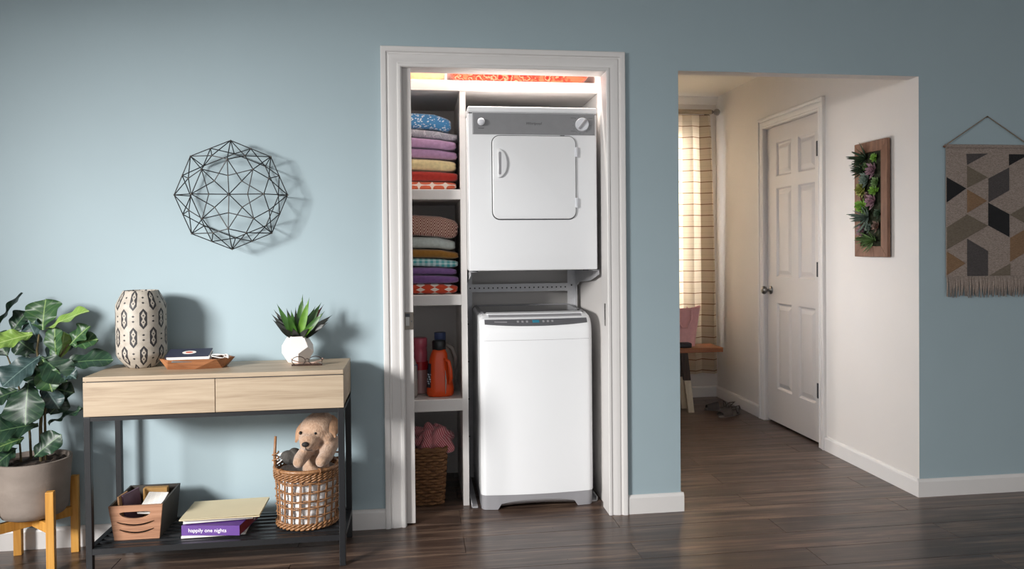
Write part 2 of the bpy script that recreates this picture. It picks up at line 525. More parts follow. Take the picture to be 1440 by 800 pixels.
kn = B().lathe([(0.028, 0), (0.029, -0.006), (0.022, -0.010), (0.011, -0.013), (0.010, -0.030), (0.018, -0.036), (0.027, -0.044), (0.029, -0.054), (0.024, -0.064), (0.010, -0.069), (0.001, -0.0695)], 24, (SX, 1.660, 0.915), axis='X')
kn.build('knob', 'nickel', dm, smooth='all')
B().box(HX + 0.001, HX + 0.06, DY0 - 0.02, DY0 + 0.002, 0, 2.04).box(HX + 0.001, HX + 0.06, DY1 - 0.002, DY1 + 0.02, 0, 2.04).box(HX + 0.001, HX + 0.06, DY0, DY1, 2.033, 2.05).build('door_jamb', 'doorw', dm, weld=False)
B().box(HX + 0.056, HX + 0.06, DY0, DY1, 0, 2.04).build('door_backing', 'groove', dm)  # dark sheet closing the opening behind the slab

# baseboards with an eased top edge
BBP = [(0, 0), (0.014, 0), (0.014, 0.072), (0.011, 0.080), (0.006, 0.086), (0, 0.086)]
def base_x(name, x0, x1, y, sgn=-1):
    b = B(); n = len(BBP)
    b.prism([(y + sgn * d, z) for d, z in BBP], x0, x1, 'YZ')
    return struct(b.build(name, 'trim'))
def base_y(name, y0, y1, x, sgn=-1):
    b = B(); b.prism([(x + sgn * d, z) for d, z in BBP], y0, y1, 'XZ')
    return struct(b.build(name, 'trim'))
base_x('baseboard_left', -2.7, -0.155, 0)
base_x('baseboard_pier', 0.937, 1.204, 0)
base_x('baseboard_right', HX - 0.014, 4.2, 0)
base_y('baseboard_hall_near', 0.0, DY0 - 0.0725, HX)
base_y('baseboard_hall_far', DY1 + 0.0725, HB, HX)
base_x('baseboard_hall_back', -0.7, HX, HB)
base_y('baseboard_pier_return', 0.0, 0.107, 1.192, 1)

# ================================================================== CLOSET SHELVING
SF = 0.235                           # front of the shelves
sh = thing('closet_shelving', 'white built-in closet shelving with one divider and stacked compartments', 'shelving', (0, 0, 0))
B().box(0.199, 0.227, SF, CYB - 0.002, 0.0005, 1.968).build('divider', 'shelfw', sh, bevel=0.0015)
for zt, zb in ((1.504, 1.457), (1.006, 0.957), (0.511, 0.455)):
    B().box(CX0 + 0.001, 0.199, SF - 0.001, CYB - 0.002, zb, zt).build('shelf', 'shelfw', sh, bevel=0.002)
B().box(CX0 + 0.001, CX1 - 0.001, SF - 0.004, CYB - 0.002, 1.968, 2.017).build('top_shelf', 'shelfw', sh, bevel=0.002)
# LED strip behind the header, above the shelf
ls = thing('closet_strip_lamp', 'slim white strip lamp on the closet ceiling behind the door header', 'lamp', (0.30, 0.20, 2.42))
B().box(-0.5, 0.5, -0.03, 0.03, -0.03, 0).build('housing', 'trim', ls, bevel=0.003)

# ---------------------------------------------------------------- folded towels
def cloth(name, c, c2=None, kind='terry', s=1.0):
    m = Mat(name, c, 0.95, sheen=0.35, spec=0.2)
    x, y, z = m.xyz()
    if kind == 'terry':
        m.color(m.ramp(m.noise(60, 3), [(0.3, tuple(v * 0.86 for v in m.base[:3])), (0.7, tuple(min(1, v * 1.08) for v in m.base[:3]))]))
    elif kind == 'specks':
        d = m.vor(130 * s, vec=m.vec((0.6, 1, 1)))
        m.color(m.mix(d.lt(0.36), c, c2))
    elif kind == 'marble':
        n = m.noise(28 * s, 5, 0.7, dist=1.5)
        m.color(m.ramp(n, [(0.35, c), (0.5, c2), (0.62, c)]))
    elif kind == 'check':
        a = (x * (38 * s)).fr().gt(0.5); b = ((z + y) * (52 * s)).fr().gt(0.5)
        k = (a + b) * 0.5
        m.color(m.mix(k, c, c2))
    elif kind == 'star':
        u = (x * (16 * s)).fr() - 0.5; v = ((z + y) * (22 * s)).fr() - 0.5
        q = (u.abs() * v.abs()).lt(0.022)
        q2 = (u.abs() + v.abs()).lt(0.18)
        m.color(m.mix(q.mx(q2 * 0.0), c, c2))
    elif kind == 'block':
        u = (x * (15 * s)).fr() - 0.5; v = ((z - 0.01) * (45 * s)).fr() - 0.5
        q = (u.abs() + v.abs() * 0.7).lt(0.33)
        q2 = (u.abs()).lt(0.12) * 0.0
        m.color(m.mix(q.mx(q2), c, c2))
    elif kind == 'chevron':
        t = ((x * (30 * s)).fr() - 0.5).abs() * 2.0
        k = ((z + y) * (70 * s) + t * 2.2).fr().gt(0.60)
        m.color(m.mix(k, c, c2))
    elif kind == 'stripe':
        k = ((x + z * 0.6 + m.noise(6, 2) * 0.06) * (105 * s)).fr().gt(0.5)
        m.color(m.mix(k, c, c2))
    elif kind == 'floral':
        d = m.vor(30 * s, out='Distance'); n = m.noise(45 * s, 3, 0.6)
        m.color(m.ramp(d * 0.6 + n * 0.5, [(0.34, c), (0.44, '#c9452f'), (0.50, c2), (0.56, c), (0.70, '#d9694a')]))
    m.bump(m.noise(420, 2), 0.5, 0.002)
    return m.m

def towel(name, label, x1, zb, h, mat, seed, yf=0.285, dep=0.30, x0=-0.235, folds=2, group=None, z00=None):
    rnd = random.Random(seed)
    w = x1 - x0; ph = rnd.random() * 6; amp = 0.0018
    NP, NY = 64, 10
    b = B()
    def sec(j):
        t = j / NY
        y = t * dep
        e = 1.0
        k = 0.0
        r = min(h * 0.48, 0.022)
        if y < r: k = r - math.sqrt(max(0, r * r - (r - y) ** 2))
        if dep - y < r: k = r - math.sqrt(max(0, r * r - (r - (dep - y)) ** 2))
        return y, k
    ys = [0, 0.002, 0.006, 0.012, 0.02, 0.05, 0.12, 0.2, 0.27, 0.29, 0.30]
    vs = []
    for y in ys:
        r = min(h * 0.48, 0.024)
        yy = min(y, 0.30 - y)
        k = 0 if yy >= r else r - math.sqrt(max(0, r * r - (r - yy) ** 2))
        for i in range(NP):
            th = 2 * PI * i / NP
            c, s = math.cos(th), math.sin(th)
            ex = 2 / 9.0; ez = 2 / 3.2
            px = math.copysign(abs(c) ** ex, c) * (w / 2 - k * 0.6)
            pz = math.copysign(abs(s) ** ez, s) * (h / 2 - k * 0.85)
            # crease between the folded layers, on the front and the side
            if folds > 1 and abs(pz) < h * 0.06 and (c > 0.8 or yy < r): px -= 0.0025 * (1 if c > 0 else -1)
            nz = mnoise.noise(Vector((px * 9 + seed, y * 7, th * 0.3))) * amp * 1.6
            ny = mnoise.noise(Vector((px * 14 + seed * 2, pz * 30, 3))) * 0.006 * (1 if yy < 0.06 else 0)
            nx = mnoise.noise(Vector((pz * 40, y * 12 + seed, 7))) * 0.004 if c > 0.6 else 0
            zl = h / 2 + pz * 0.985 + nz
            if z00 is not None:
                xw = px + (x0 + x1) / 2; q = min(1, max(0, (zb + zl - z00) / 0.30))
                zl += q * (0.0075 * math.sin(13 * xw + 0.6 + z00) - 0.010 * smoothstep(0.06, 0.20, xw) + 0.003 * math.sin(37 * xw))
            vs.append((px + nx, y * dep / 0.30 + ny, zl))
    fs = []
    for j in range(len(ys) - 1):
        for i in range(NP):
            fs.append((j * NP + i, j * NP + (i + 1) % NP, (j + 1) * NP + (i + 1) % NP, (j + 1) * NP + i))
    fs += [tuple(range(NP)), tuple(range((len(ys) - 1) * NP, len(ys) * NP))]
    b.add(vs, fs)
    o = b.build(name, mat, loc=((x0 + x1) / 2, yf + rnd.uniform(-0.006, 0.006), zb), smooth='all')
    return tag(o, label, 'towel', group)

ST1 = [  # bottom to top: name, label, right edge x, height, material
    ('folded_towel', 'orange and white patterned folded towel under the red towel', 0.183, 0.042, cloth('coral_star_cloth', '#dd6d4c', '#f2e3d8', 'star')),
    ('folded_towel', 'plain red folded towel between yellow towel and orange patterned towel', 0.190, 0.050, cloth('red_cloth', '#b6382f')),
    ('folded_towel', 'pale yellow folded towel on top of the red towel', 0.184, 0.058, cloth('butter_cloth', '#efdca8')),
    ('folded_towel', 'lilac folded towel lying on the pale yellow towel', 0.190, 0.049, cloth('lilac_cloth', '#be98be')),
    ('folded_towel', 'lilac folded towel lying under the grey mottled towel', 0.184, 0.049, cloth('lilac_cloth_pale', '#c49fc6')),
    ('folded_towel', 'grey and white mottled folded towel under the blue one', 0.192, 0.040, cloth('grey_marble_cloth', '#d2d0d8', '#a3a2ae', 'marble')),
    ('folded_towel', 'blue folded towel with small white specks topping its stack', 0.160, 0.078, cloth('blue_speck_cloth', '#4a8cc2', '#e6eff5', 'specks')),
]
z = 1.5065
for i, (nm, lb, x1, h, mt) in enumerate(ST1):
    towel(nm, lb, x1, z, h - 0.0032, mt, 11 + i, group='towels on the upper closet shelf', z00=1.505); z += h
ST2 = [
    ('folded_towel', 'orange and white block patterned folded towel at the foot of its stack', 0.184, 0.050, cloth('orange_block_cloth', '#c9492c', '#ecdfd2', 'block')),
    ('folded_towel', 'purple folded towel resting on the orange block patterned towel', 0.192, 0.042, cloth('purple_cloth', '#7f5b93')),
    ('folded_towel', 'purple folded towel just below the teal checked towel', 0.180, 0.038, cloth('purple_cloth_dusty', '#88659c')),
    ('folded_towel', 'teal and white checked folded towel under the mustard towel', 0.188, 0.042, cloth('teal_check_cloth', '#48a6ac', '#c9e2e2', 'check')),
    ('folded_towel', 'mustard brown folded towel between grey and teal checked towels', 0.190, 0.044, cloth('mustard_cloth', '#9a6c2e')),
    ('folded_towel', 'pale grey green folded towel under the rust chevron blanket', 0.176, 0.058, cloth('sage_grey_cloth', '#bcc5c0')),
    ('folded_blanket', 'thick rust brown folded blanket with fine chevron stripes', 0.190, 0.103, cloth('rust_chevron_cloth', '#6b2f27', '#e0c0b0', 'chevron')),
]
z = 1.0085
for i, (nm, lb, x1, h, mt) in enumerate(ST2):
    towel(nm, lb, x1, z, h - 0.0032, mt, 31 + i, group='towels on the middle closet shelf', z00=1.007); z += h
# textiles on the top shelf
o = towel('folded_blanket', 'red and coral floral blanket on the closet top shelf', 0.835, 2.0195, 0.155, cloth('red_floral_cloth', '#8f140f', '#e09a78', 'floral'), 55, yf=0.262, dep=0.36, x0=0.155)
o['category'] = 'blanket'
o = towel('folded_blanket', 'peach folded blanket beside the red floral one, on the top shelf', 0.135, 2.0195, 0.10, cloth('peach_cloth', '#d99a73'), 56, yf=0.275, dep=0.34, x0=-0.26)
o['category'] = 'blanket'

# ---------------------------------------------------------------- bottles on the lower shelf
def plastic(name, c, rough=0.35, **k): return plain(name, c, rough, 0.03, 12, **k)
MT['orange_plastic'] = plastic('orange_plastic', '#d94a12', 0.32)
MT['black_plastic'] = plastic('black_plastic', '#16171b', 0.4)
MT['pink_plastic'] = plastic('pink_plastic', '#c2596b', 0.3)
MT['red_plastic'] = plastic('red_plastic', '#b3242c', 0.35)
MT['clear_pink'] = plastic('pale_pink_plastic', '#b98f8d', 0.3)
MT['greywhite_plastic'] = plastic('grey_white_plastic', '#a59d97', 0.4)
MT['blue_plastic'] = plastic('blue_plastic', '#46557f', 0.4)
lm = Mat('detergent_label_print', '#1c2233', 0.4)
x, y, zz = lm.xyz()
ring = ((x * x + (zz - 0.150) * (zz - 0.150))._o('SQRT') - 0.022).abs().lt(0.005)
word = (((zz * 90.0).fr()).gt(0.35)) * (((x * 70.0 + zz * 25.0).fr()).gt(0.42)) * (zz.gt(0.062)) * (zz.lt(0.112))
lm.color(lm.mix(word, lm.mix(ring, '#1c2233', '#e3b23a'), '#c9d4de'))
MT['det_label'] = lm.m
ZS = 0.5125
def ellip_loft(b, secs, n=28, mi=0, e=2.6):
    vs = []
    for (cx, cy, rx, ry, z) in secs:
        for k in range(n):
            th = 2 * PI * k / n; c, s = math.cos(th), math.sin(th)
            vs.append((cx + math.copysign(abs(c) ** (2 / e), c) * rx, cy + math.copysign(abs(s) ** (2 / e), s) * ry, z))
    fs = [(i * n + k, i * n + (k + 1) % n, (i + 1) * n + (k + 1) % n, (i + 1) * n + k) for i in range(len(secs) - 1) for k in range(n)]
    fs += [tuple(reversed(range(n))), tuple((len(secs) - 1) * n + k for k in range(n))]
    return b.add(vs, fs, mi)
t = thing('detergent_bottle', 'orange detergent bottle with a black cap on the closet shelf', 'bottle', (0.097, 0.335, ZS), 0.0)
sec = [(0, 0, 0.058, 0.040, 0.0), (0, 0, 0.064, 0.045, 0.008), (0, 0, 0.066, 0.046, 0.03), (-0.002, 0, 0.062, 0.045, 0.07), (-0.006, 0, 0.053, 0.043, 0.11), (-0.008, 0, 0.047, 0.041, 0.15),
       (-0.006, 0, 0.043, 0.039, 0.185), (-0.004, 0, 0.039, 0.037, 0.205), (-0.004, 0, 0.033, 0.033, 0.218), (-0.004, 0, 0.030, 0.030, 0.226)]
ellip_loft(B(), sec).build('body', 'orange_plastic', t, smooth='all')
cp = B()
n = 40
cp.lathe([(0.031, 0.222), (0.033, 0.226), (0.033, 0.262), (0.030, 0.268), (0.001, 0.268)], 40, (-0.004, 0, 0))
cp.build('cap', 'black_plastic', t, smooth=40)
hd = B().tube([(0.020, -0.042, 0.185), (0.040, -0.044, 0.17), (0.047, -0.046, 0.135), (0.050, -0.047, 0.09), (0.040, -0.047, 0.06)], [0.005, 0.009, 0.010, 0.010, 0.004], 10)
hd.build('grip', 'orange_plastic', t, smooth='all')
B().tube([(0.024, -0.0475, 0.015), (0.026, -0.0478, 0.08), (0.024, -0.0468, 0.128)], [0.0012, 0.0035, 0.001], 8).build('level_strip', 'greywhite_plastic', t, smooth='all')
lb = B()
def lab(u, v):
    zq = 0.045 + 0.115 * v; k = (zq - 0.03) / 0.19
    rx = 0.0655 - 0.022 * max(0, k); ry = 0.0465 - 0.006 * max(0, k); cx = -0.008 * min(1, max(0, zq / 0.15))
    th = PI + 0.30 + u * 0.62
    c, s = math.cos(th), math.sin(th)
    return (cx + math.copysign(abs(c) ** (2 / 2.6), c) * (rx + 0.001), math.copysign(abs(s) ** (2 / 2.6), s) * (ry + 0.001), zq)
lo = lb.grid(lab, 8, 10).build('label', 'det_label', t, smooth='all')
t = thing('detergent_bottle', 'pink bottle with a red band in the shelf corner by the orange bottle', 'bottle', (0.000, 0.42, ZS))
B().lathe([(0.034, 0), (0.040, 0.004), (0.040, 0.125), (0.036, 0.15)], 28).build('body', 'clear_pink', t, smooth=40)
B().lathe([(0.0415, 0.118), (0.0415, 0.158)], 28).build('band', 'red_plastic', t, smooth=40)
B().lathe([(0.036, 0.158), (0.037, 0.20), (0.034, 0.225), (0.037, 0.230), (0.037, 0.268), (0.033, 0.274), (0.001, 0.274)], 28).build('cap', 'pink_plastic', t, smooth=40)
t = thing('detergent_bottle', 'grey white jug with a blue cap standing behind the orange bottle', 'bottle', (0.116, 0.47, ZS))
jg = B()
ellip_loft(jg, [(0, 0, 0.055, 0.045, 0), (0, 0, 0.060, 0.05, 0.01), (0, 0, 0.060, 0.05, 0.14), (-0.005, 0, 0.050, 0.045, 0.19), (-0.012, 0, 0.034, 0.033, 0.235), (-0.014, 0, 0.026, 0.026, 0.25)])
jg.build('body', 'greywhite_plastic', t, smooth='all')
B().tube([(0.012, -0.02, 0.235), (0.045, -0.03, 0.215), (0.062, -0.03, 0.17), (0.058, -0.03, 0.11)], [0.010, 0.011, 0.011, 0.009], 10).build('handle', 'greywhite_plastic', t, smooth='all')
B().lathe([(0.027, 0.248), (0.029, 0.252), (0.029, 0.292), (0.001, 0.294)], 28, (-0.014, 0, 0)).build('cap', 'blue_plastic', t, smooth=40)
t = thing('detergent_bottle', 'small white and blue bottle at the shelf front beside the pink bottle', 'bottle', (-0.045, 0.335, ZS))
ellip_loft(B(), [(0, 0, 0.030, 0.03, 0), (0, 0, 0.034, 0.034, 0.01), (0, 0, 0.033, 0.033, 0.15), (0, 0, 0.016, 0.016, 0.19)]).build('body', 'greywhite_plastic', t, smooth='all')
B().lathe([(0.0345, 0.085), (0.0345, 0.155)], 28).build('label', 'blue_plastic', t, smooth=40)
B().lathe([(0.018, 0.188), (0.018, 0.215), (0.001, 0.216)], 20).build('cap', 'blue_plastic', t, smooth=40)

# ---------------------------------------------------------------- laundry basket below
MT['seagrass'] = wood('dark_seagrass', '#76502f', '#3a2417', '#a0764f', axis=0, scale=3, rough=0.8, bump=0.4, rnd=False).m
bx0, bx1, by0, by1, bz = -0.24, 0.122, 0.255, 0.60, 0.272
t = thing('laundry_basket', 'dark brown woven laundry basket on the closet floor', 'basket', ((bx0 + bx1) / 2, (by0 + by1) / 2, 0))
hx, hy = (bx1 - bx0) / 2, (by1 - by0) / 2
def perim(s, ins=0.0, r=0.03):
    P = rrect(-hx + ins, hx - ins, -hy + ins, hy - ins, r, 6)
    # resample evenly
    L = [0]
    for i in range(len(P)): L.append(L[-1] + math.dist(P[i], P[(i + 1) % len(P)]))
    d = (s % 1) * L[-1]
    for i in range(len(P)):
        if L[i + 1] >= d:
            q = (d - L[i]) / max(1e-9, L[i + 1] - L[i]); a, b_ = P[i], P[(i + 1) % len(P)]
            return a[0] + (b_[0] - a[0]) * q, a[1] + (b_[1] - a[1]) * q, (b_[1] - a[1]), -(b_[0] - a[0])
NR, NS = 19, 44
rr = random.Random(4)
for r in range(NR):
    z = 0.008 + (bz - 0.02) * r / (NR - 1)
    pts = []; NPt = NS * 4
    tap = 0.016 * (1 - r / (NR - 1))
    for i in range(NPt):
        s = i / NPt
        x, y, nx, ny = perim(s, 0.004 + tap)
        ln = math.hypot(nx, ny) or 1
        wv = 0.0065 * math.sin(2 * PI * NS / 2 * s + PI * (r % 2))
        jz = 0.0022 * mnoise.noise(Vector((s * 60, r * 3.1, 0)))
        pts.append((x + nx / ln * wv, y + ny / ln * wv, z + jz))
    B().tube(pts, 0.0078, 6, closed=True).build('weaver', 'seagrass', t, smooth='all')
for k in range(NS):
    x, y, _, _ = perim(k / NS + 0.5 / NS, 0.004); x2, y2, _, _ = perim(k / NS + 0.5 / NS, 0.02)
    B().tube([(x2, y2, 0.002), (x, y, bz - 0.004)], 0.004, 5).build('stake', 'seagrass', t)
rim = [(perim(i / 90, 0.002)[0], perim(i / 90, 0.002)[1], bz - 0.004 + 0.003 * math.sin(i * 1.7)) for i in range(90)]
B().tube(rim, 0.0105, 8, closed=True).build('rim', 'seagrass', t, smooth='all')
B().box(-hx + 0.024, hx - 0.024, -hy + 0.024, hy - 0.024, 0.001, 0.008).build('base', 'seagrass', t)
def crumple(name, label, c, rad, mat, seed, amp=0.35, freq=9.0, cat='cloth'):
    b = B()
    def fn(u, v):
        th = 2 * PI * u; ph = PI * v
        d = Vector((math.sin(ph) * math.cos(th), math.sin(ph) * math.sin(th), math.cos(ph)))
        q = Vector((d.x * rad[0], d.y * rad[1], d.z * rad[2]))
        f = 1 + amp * (abs(mnoise.noise(q * freq + Vector((seed, 0, 0)))) * 1.6 - 0.5) + amp * 0.4 * mnoise.noise(q * freq * 2.3)
        return tuple(q * f)
    b.grid(fn, 96, 56, cu=True)
    return tag(b.build(name, mat, loc=c, smooth='all'), label, cat)
MT['pinkstripe'] = cloth('pink_striped_cotton', '#ac4350', '#d59c9d', 'stripe')
MT['darkcloth'] = cloth('dark_blue_grey_cotton', '#3c4650', '#8d9aa6', 'stripe', 0.3)
crumple('crumpled_shirt', 'crumpled pink striped shirt spilling out of the laundry basket', (0.062, 0.355, 0.292), (0.096, 0.09, 0.085), 'pinkstripe', 3.0, 0.42, 13, 'shirt')
o = crumple('crumpled_shirt', 'dark blue grey shirt heaped at the back of the laundry basket', (-0.112, 0.40, 0.292), (0.078, 0.11, 0.062), 'darkcloth', 8.0, 0.4, 12, 'shirt')

# ================================================================== DRYER
DX0, DX1, DYF, DZ0, DZ1 = 0.2285, 0.829, 0.100, 1.121, 1.872
t = thing('clothes_dryer', 'white front-loading clothes dryer mounted above the washing machine', 'dryer', ((DX0 + DX1) / 2, 0, DZ0))
cx = (DX0 + DX1) / 2
def L(x): return x - cx
dw = (DX1 - DX0) / 2
B().box(-dw, dw, DYF, DYF + 0.53, 0.0, 0.722).build('cabinet', 'enamel', t, bevel=0.006, seg=3, smooth=40)
B().box(-dw - 0.001, dw + 0.001, DYF - 0.012, DYF + 0.53, 0.724, 0.752).build('top_panel', 'enamel', t, bevel=0.008, seg=3, smooth=40)
B().box(-dw + 0.004, dw - 0.004, DYF + 0.002, DYF + 0.5, 0.720, 0.726).build('top_gap', 'groove', t)  # dark strip stands for the shade under the top panel
cz0, cz1 = 1.747 - DZ0, 1.8425 - DZ0
cn = B().box(L(0.250), L(0.8185), DYF - 0.006, DYF + 0.01, cz0, cz1).build('console', 'console', t, bevel=0.002)
B().box(L(0.250) - 0.002, L(0.8185) + 0.002, DYF - 0.003, DYF + 0.01, cz0 - 0.002, cz1 + 0.002).build('console_frame', 'galv', cn)
text('Whirlpool', 'brand_lettering', 0.0175, cn, 'print', (L(0.531), DYF - 0.0062, 1.797 - DZ0), shear=0.25)
kb = B().lathe([(0.0305, 0), (0.0315, -0.004), (0.030, -0.017), (0.0285, -0.020), (0.001, -0.0205)], 36, (L(0.757), DYF - 0.006, 1.794 - DZ0), axis='Y')
ko = kb.build('timer_knob', 'knobw', cn, smooth=40)
a = math.radians(52)
mm = Matrix.Translation((L(0.757), DYF - 0.0268, 1.794 - DZ0)) @ Matrix.Rotation(-a, 4, 'Y')
B().box(-0.027, 0.027, -0.008, 0.0015, -0.0055, 0.0055, m=mm).build('knob_grip', 'applgrey', ko, bevel=0.002)
for k in range(14):
    th = math.radians(20 + 320 * k / 13 + 90)
    p = (L(0.757) + 0.041 * math.cos(th), DYF - 0.0063, 1.794 - DZ0 + 0.041 * math.sin(th))
    B().box(-0.0022, 0.0022, 0, 0.0008, -0.0006, 0.0006, m=Matrix.Translation(p)).build('dial_mark', 'print', cn)
for zz_ in (1.825, 1.765):
    B().box(L(0.705), L(0.728), DYF - 0.0064, DYF - 0.005, zz_ - DZ0 - 0.0007, zz_ - DZ0 + 0.0007).build('dial_line', 'print', cn)
    if zz_ > 1.8: B().box(L(0.790), L(0.808), DYF - 0.0064, DYF - 0.005, zz_ - DZ0 - 0.0007, zz_ - DZ0 + 0.0007).build('dial_line', 'print', cn)
B().lathe([(0.010, 0), (0.010, -0.008), (0.0165, -0.010), (0.0172, -0.018), (0.014, -0.0235), (0.007, -0.0255), (0.001, -0.026)], 28, (L(0.288), DYF - 0.006, 1.800 - DZ0), axis='Y').build('start_button', 'knobw', cn, smooth='all')
B().box(L(0.276), L(0.302), DYF - 0.0064, DYF - 0.005, 1.772 - DZ0, 1.7745 - DZ0).build('button_print', 'print', cn)
# door
dx0, dx1, dz0, dz1 = L(0.339), L(0.726), 1.358 - DZ0, 1.7395 - DZ0
B().prism(rrect(dx0 - 0.0035, dx1 + 0.0035, dz0 - 0.0045, dz1 + 0.0035, 0.037), DYF - 0.0012, DYF + 0.004, 'XZ').build('door_groove_shade', 'groove', t)  # dark outline stands for the shaded groove round the door
dr = B().prism(rrect(dx0, dx1, dz0, dz1, 0.034), DYF - 0.013, DYF + 0.004, 'XZ').build('door', 'enamel', t, bevel=0.004, seg=3, smooth=40)
hz = 1.612 - DZ0
hp = []
for k in range(25):
    a = -PI / 2 + PI * k / 24
    hp.append((L(0.366) + 0.040 * math.cos(a), hz + 0.066 * math.sin(a)))
hp += [(L(0.366) - 0.004, hz + 0.060), (L(0.366) - 0.004, hz - 0.060)]
hn = B().prism(hp, DYF - 0.026, DYF - 0.012, 'XZ').build('handle', 'enamel', dr, bevel=0.004, seg=3, smooth=50)
B().prism(rrect(L(0.3655), L(0.3775), hz - 0.052, hz + 0.052, 0.0058), DYF - 0.0275, DYF - 0.02, 'XZ').build('handle_grip', 'applgrey', hn, bevel=0.001)
for zc in (1.667, 1.432):
    B().box(dx1 - 0.004, dx1 + 0.008, DYF - 0.016, DYF + 0.002, zc - 0.023 - DZ0, zc + 0.023 - DZ0).build('hinge', 'knobw', t, bevel=0.002)
B().box(L(0.655), L(0.675), DYF - 0.010, DYF, dz1 + 0.001, dz1 + 0.004).build('door_catch', 'groove', t)
for xx in (DX0 + 0.03, DX1 - 0.05):
    for yy in (DYF + 0.03, DYF + 0.48):
        B().lathe([(0.014, -0.004), (0.014, 0.002)], 14, (L(xx), yy, 0)).build('foot', 'black_plastic', t)

# ---------------------------------------------------------------- stacking rack
t = thing('stacking_rack', 'grey steel stacking rack holding up the dryer over the washer', 'rack', (0.53, 0.70, 0))
rx0, rx1 = 0.235 - 0.53, 0.842 - 0.53
for s, xx in ((1, rx0), (-1, rx1)):
    u = B()
    u.box(min(xx, xx + s * 0.045), max(xx, xx + s * 0.045), -0.003, 0.0, 0.0, 1.88)
    u.box(min(xx, xx + s * 0.003), max(xx, xx + s * 0.003), -0.045, 0.0, 0.0, 1.88)
    up = u.build('upright', 'galv', t, weld=False)
    for k in range(5):
        B().lathe([(0.0045, -0.0036), (0.0045, -0.0028)], 10, (xx + s * 0.022, 0, 1.02 - 0.2 * k), axis='Y').build('bolt_hole', 'groove', up)  # dark discs stand for the shaded bolt holes
    # foot along the floor
    B().box(min(xx, xx + s * 0.004), max(xx, xx + s * 0.004), -0.50, 0.0, 0.0, 0.022).box(min(xx, xx + s * 0.03), max(xx, xx + s * 0.03), -0.50, 0, 0.0, 0.004).build('foot_rail', 'galv', t, weld=False)
    # arm: tapering plate below the dryer with a top flange and a gusset
    arm = B()
    arm.prism([(0.0, 1.119), (-0.575, 1.119), (-0.575, 1.096), (-0.40, 1.062), (-0.10, 1.040), (0.0, 1.0)], xx, xx + s * 0.0025, 'YZ')
    arm.box(min(xx, xx + s * 0.032), max(xx, xx + s * 0.032), -0.575, 0, 1.1145, 1.117)
    ao = arm.build('support_arm', 'galv', t, weld=False)
st_ = B().box(rx0 + 0.02, rx1 - 0.035, -0.007, -0.003, 0.990, 1.032).build('cross_strip', 'galv', t)
for k in range(22):
    B().lathe([(0.0042, -0.0082), (0.0042, -0.0068)], 10, (rx0 + 0.035 + k * 0.0245, 0, 1.011), axis='Y').build('hole', 'groove', st_)  # perforations drawn as dark discs, their shade put into the colour

# ================================================================== WASHER
WXC, WW = 0.5455, 0.536
t = thing('washing_machine', 'white top-loading washing machine with a grey base, under the dryer', 'washer', (WXC, 0.150, 0))
prof = [(0.0, 0.072), (0.0, 0.45), (0.0, 0.795), (0.0015, 0.83), (0.006, 0.853), (0.015, 0.872), (0.034, 0.892), (0.062, 0.905), (0.100, 0.9125), (0.16, 0.915), (0.32, 0.917), (0.535, 0.918), (0.545, 0.912), (0.545, 0.5), (0.545, 0.072)]
PLn = [0]
for i in range(len(prof) - 1): PLn.append(PLn[-1] + math.dist(prof[i], prof[i + 1]))
def pz(s):
    for i in range(len(prof) - 1):
        if s <= PLn[i + 1]:
            q = (s - PLn[i]) / (PLn[i + 1] - PLn[i]); a, b_ = prof[i], prof[i + 1]
            y, z = a[0] + (b_[0] - a[0]) * q, a[1] + (b_[1] - a[1]) * q
            # smoothed normal
            return y, z
    return prof[-1]
def s_of_z(zq):
    for i in range(9):
        if prof[i][1] <= zq <= prof[i + 1][1]:
            return PLn[i] + (zq - prof[i][1]) / (prof[i + 1][1] - prof[i][1]) * (PLn[i + 1] - PLn[i])
def s_of_y(yq):
    for i in range(2, 12):
        if prof[i][0] <= yq <= prof[i + 1][0]:
            return PLn[i] + (yq - prof[i][0]) / (prof[i + 1][0] - prof[i][0]) * (PLn[i + 1] - PLn[i])
def wsurf(x, s, off=0.0):
    """x in [-1,1] across the machine"""
    y, z = pz(s); e = 0.004
    y2, z2 = pz(min(s + e, PLn[-1] - 1e-4)); y1_, z1_ = pz(max(s - e, 0))
    ty, tz = y2 - y1_, z2 - z1_; ln = math.hypot(ty, tz) or 1
    ny, nz = -tz / ln, ty / ln                          # outward (front / up)
    hw = WW / 2; d = hw - abs(x) * hw; r = 0.028
    k = 0 if d >= r else r - math.sqrt(max(0, r * r - (r - d) ** 2))
    bow = 0.020 * (1 - x * x)
    front = 1 - smoothstep(0.0, 0.20, y)
    yy = y + ny * (off - k * 0.9) - bow * front
    zz2 = z + nz * (off - k * 0.75)
    return (x * hw, yy, zz2)
xs = [-1, -0.998, -0.99, -0.975, -0.955, -0.93, -0.9] + [-0.8 + 0.1 * i for i in range(17)] + [0.9, 0.93, 0.955, 0.975, 0.99, 0.998, 1]
ss = []
for i in range(len(prof) - 1):
    n = 6 if 2 <= i <= 9 else 3
    ss += [PLn[i] + (PLn[i + 1] - PLn[i]) * j / n for j in range(n)]
ss.append(PLn[-1])
b = B(); V = len(ss)
b.add([wsurf(x, s) for x in xs for s in ss], [(i * V + j, (i + 1) * V + j, (i + 1) * V + j + 1, i * V + j + 1) for i in range(len(xs) - 1) for j in range(V - 1)])
for e in (0, len(xs) - 1): b.f.append(tuple(e * V + j for j in range(V))); b.mi.append(0)
b.f.append(tuple([i * V for i in range(len(xs))] + [i * V + V - 1 for i in reversed(range(len(xs)))])); b.mi.append(0)
b.build('cabinet', 'enamel', t, smooth=50)
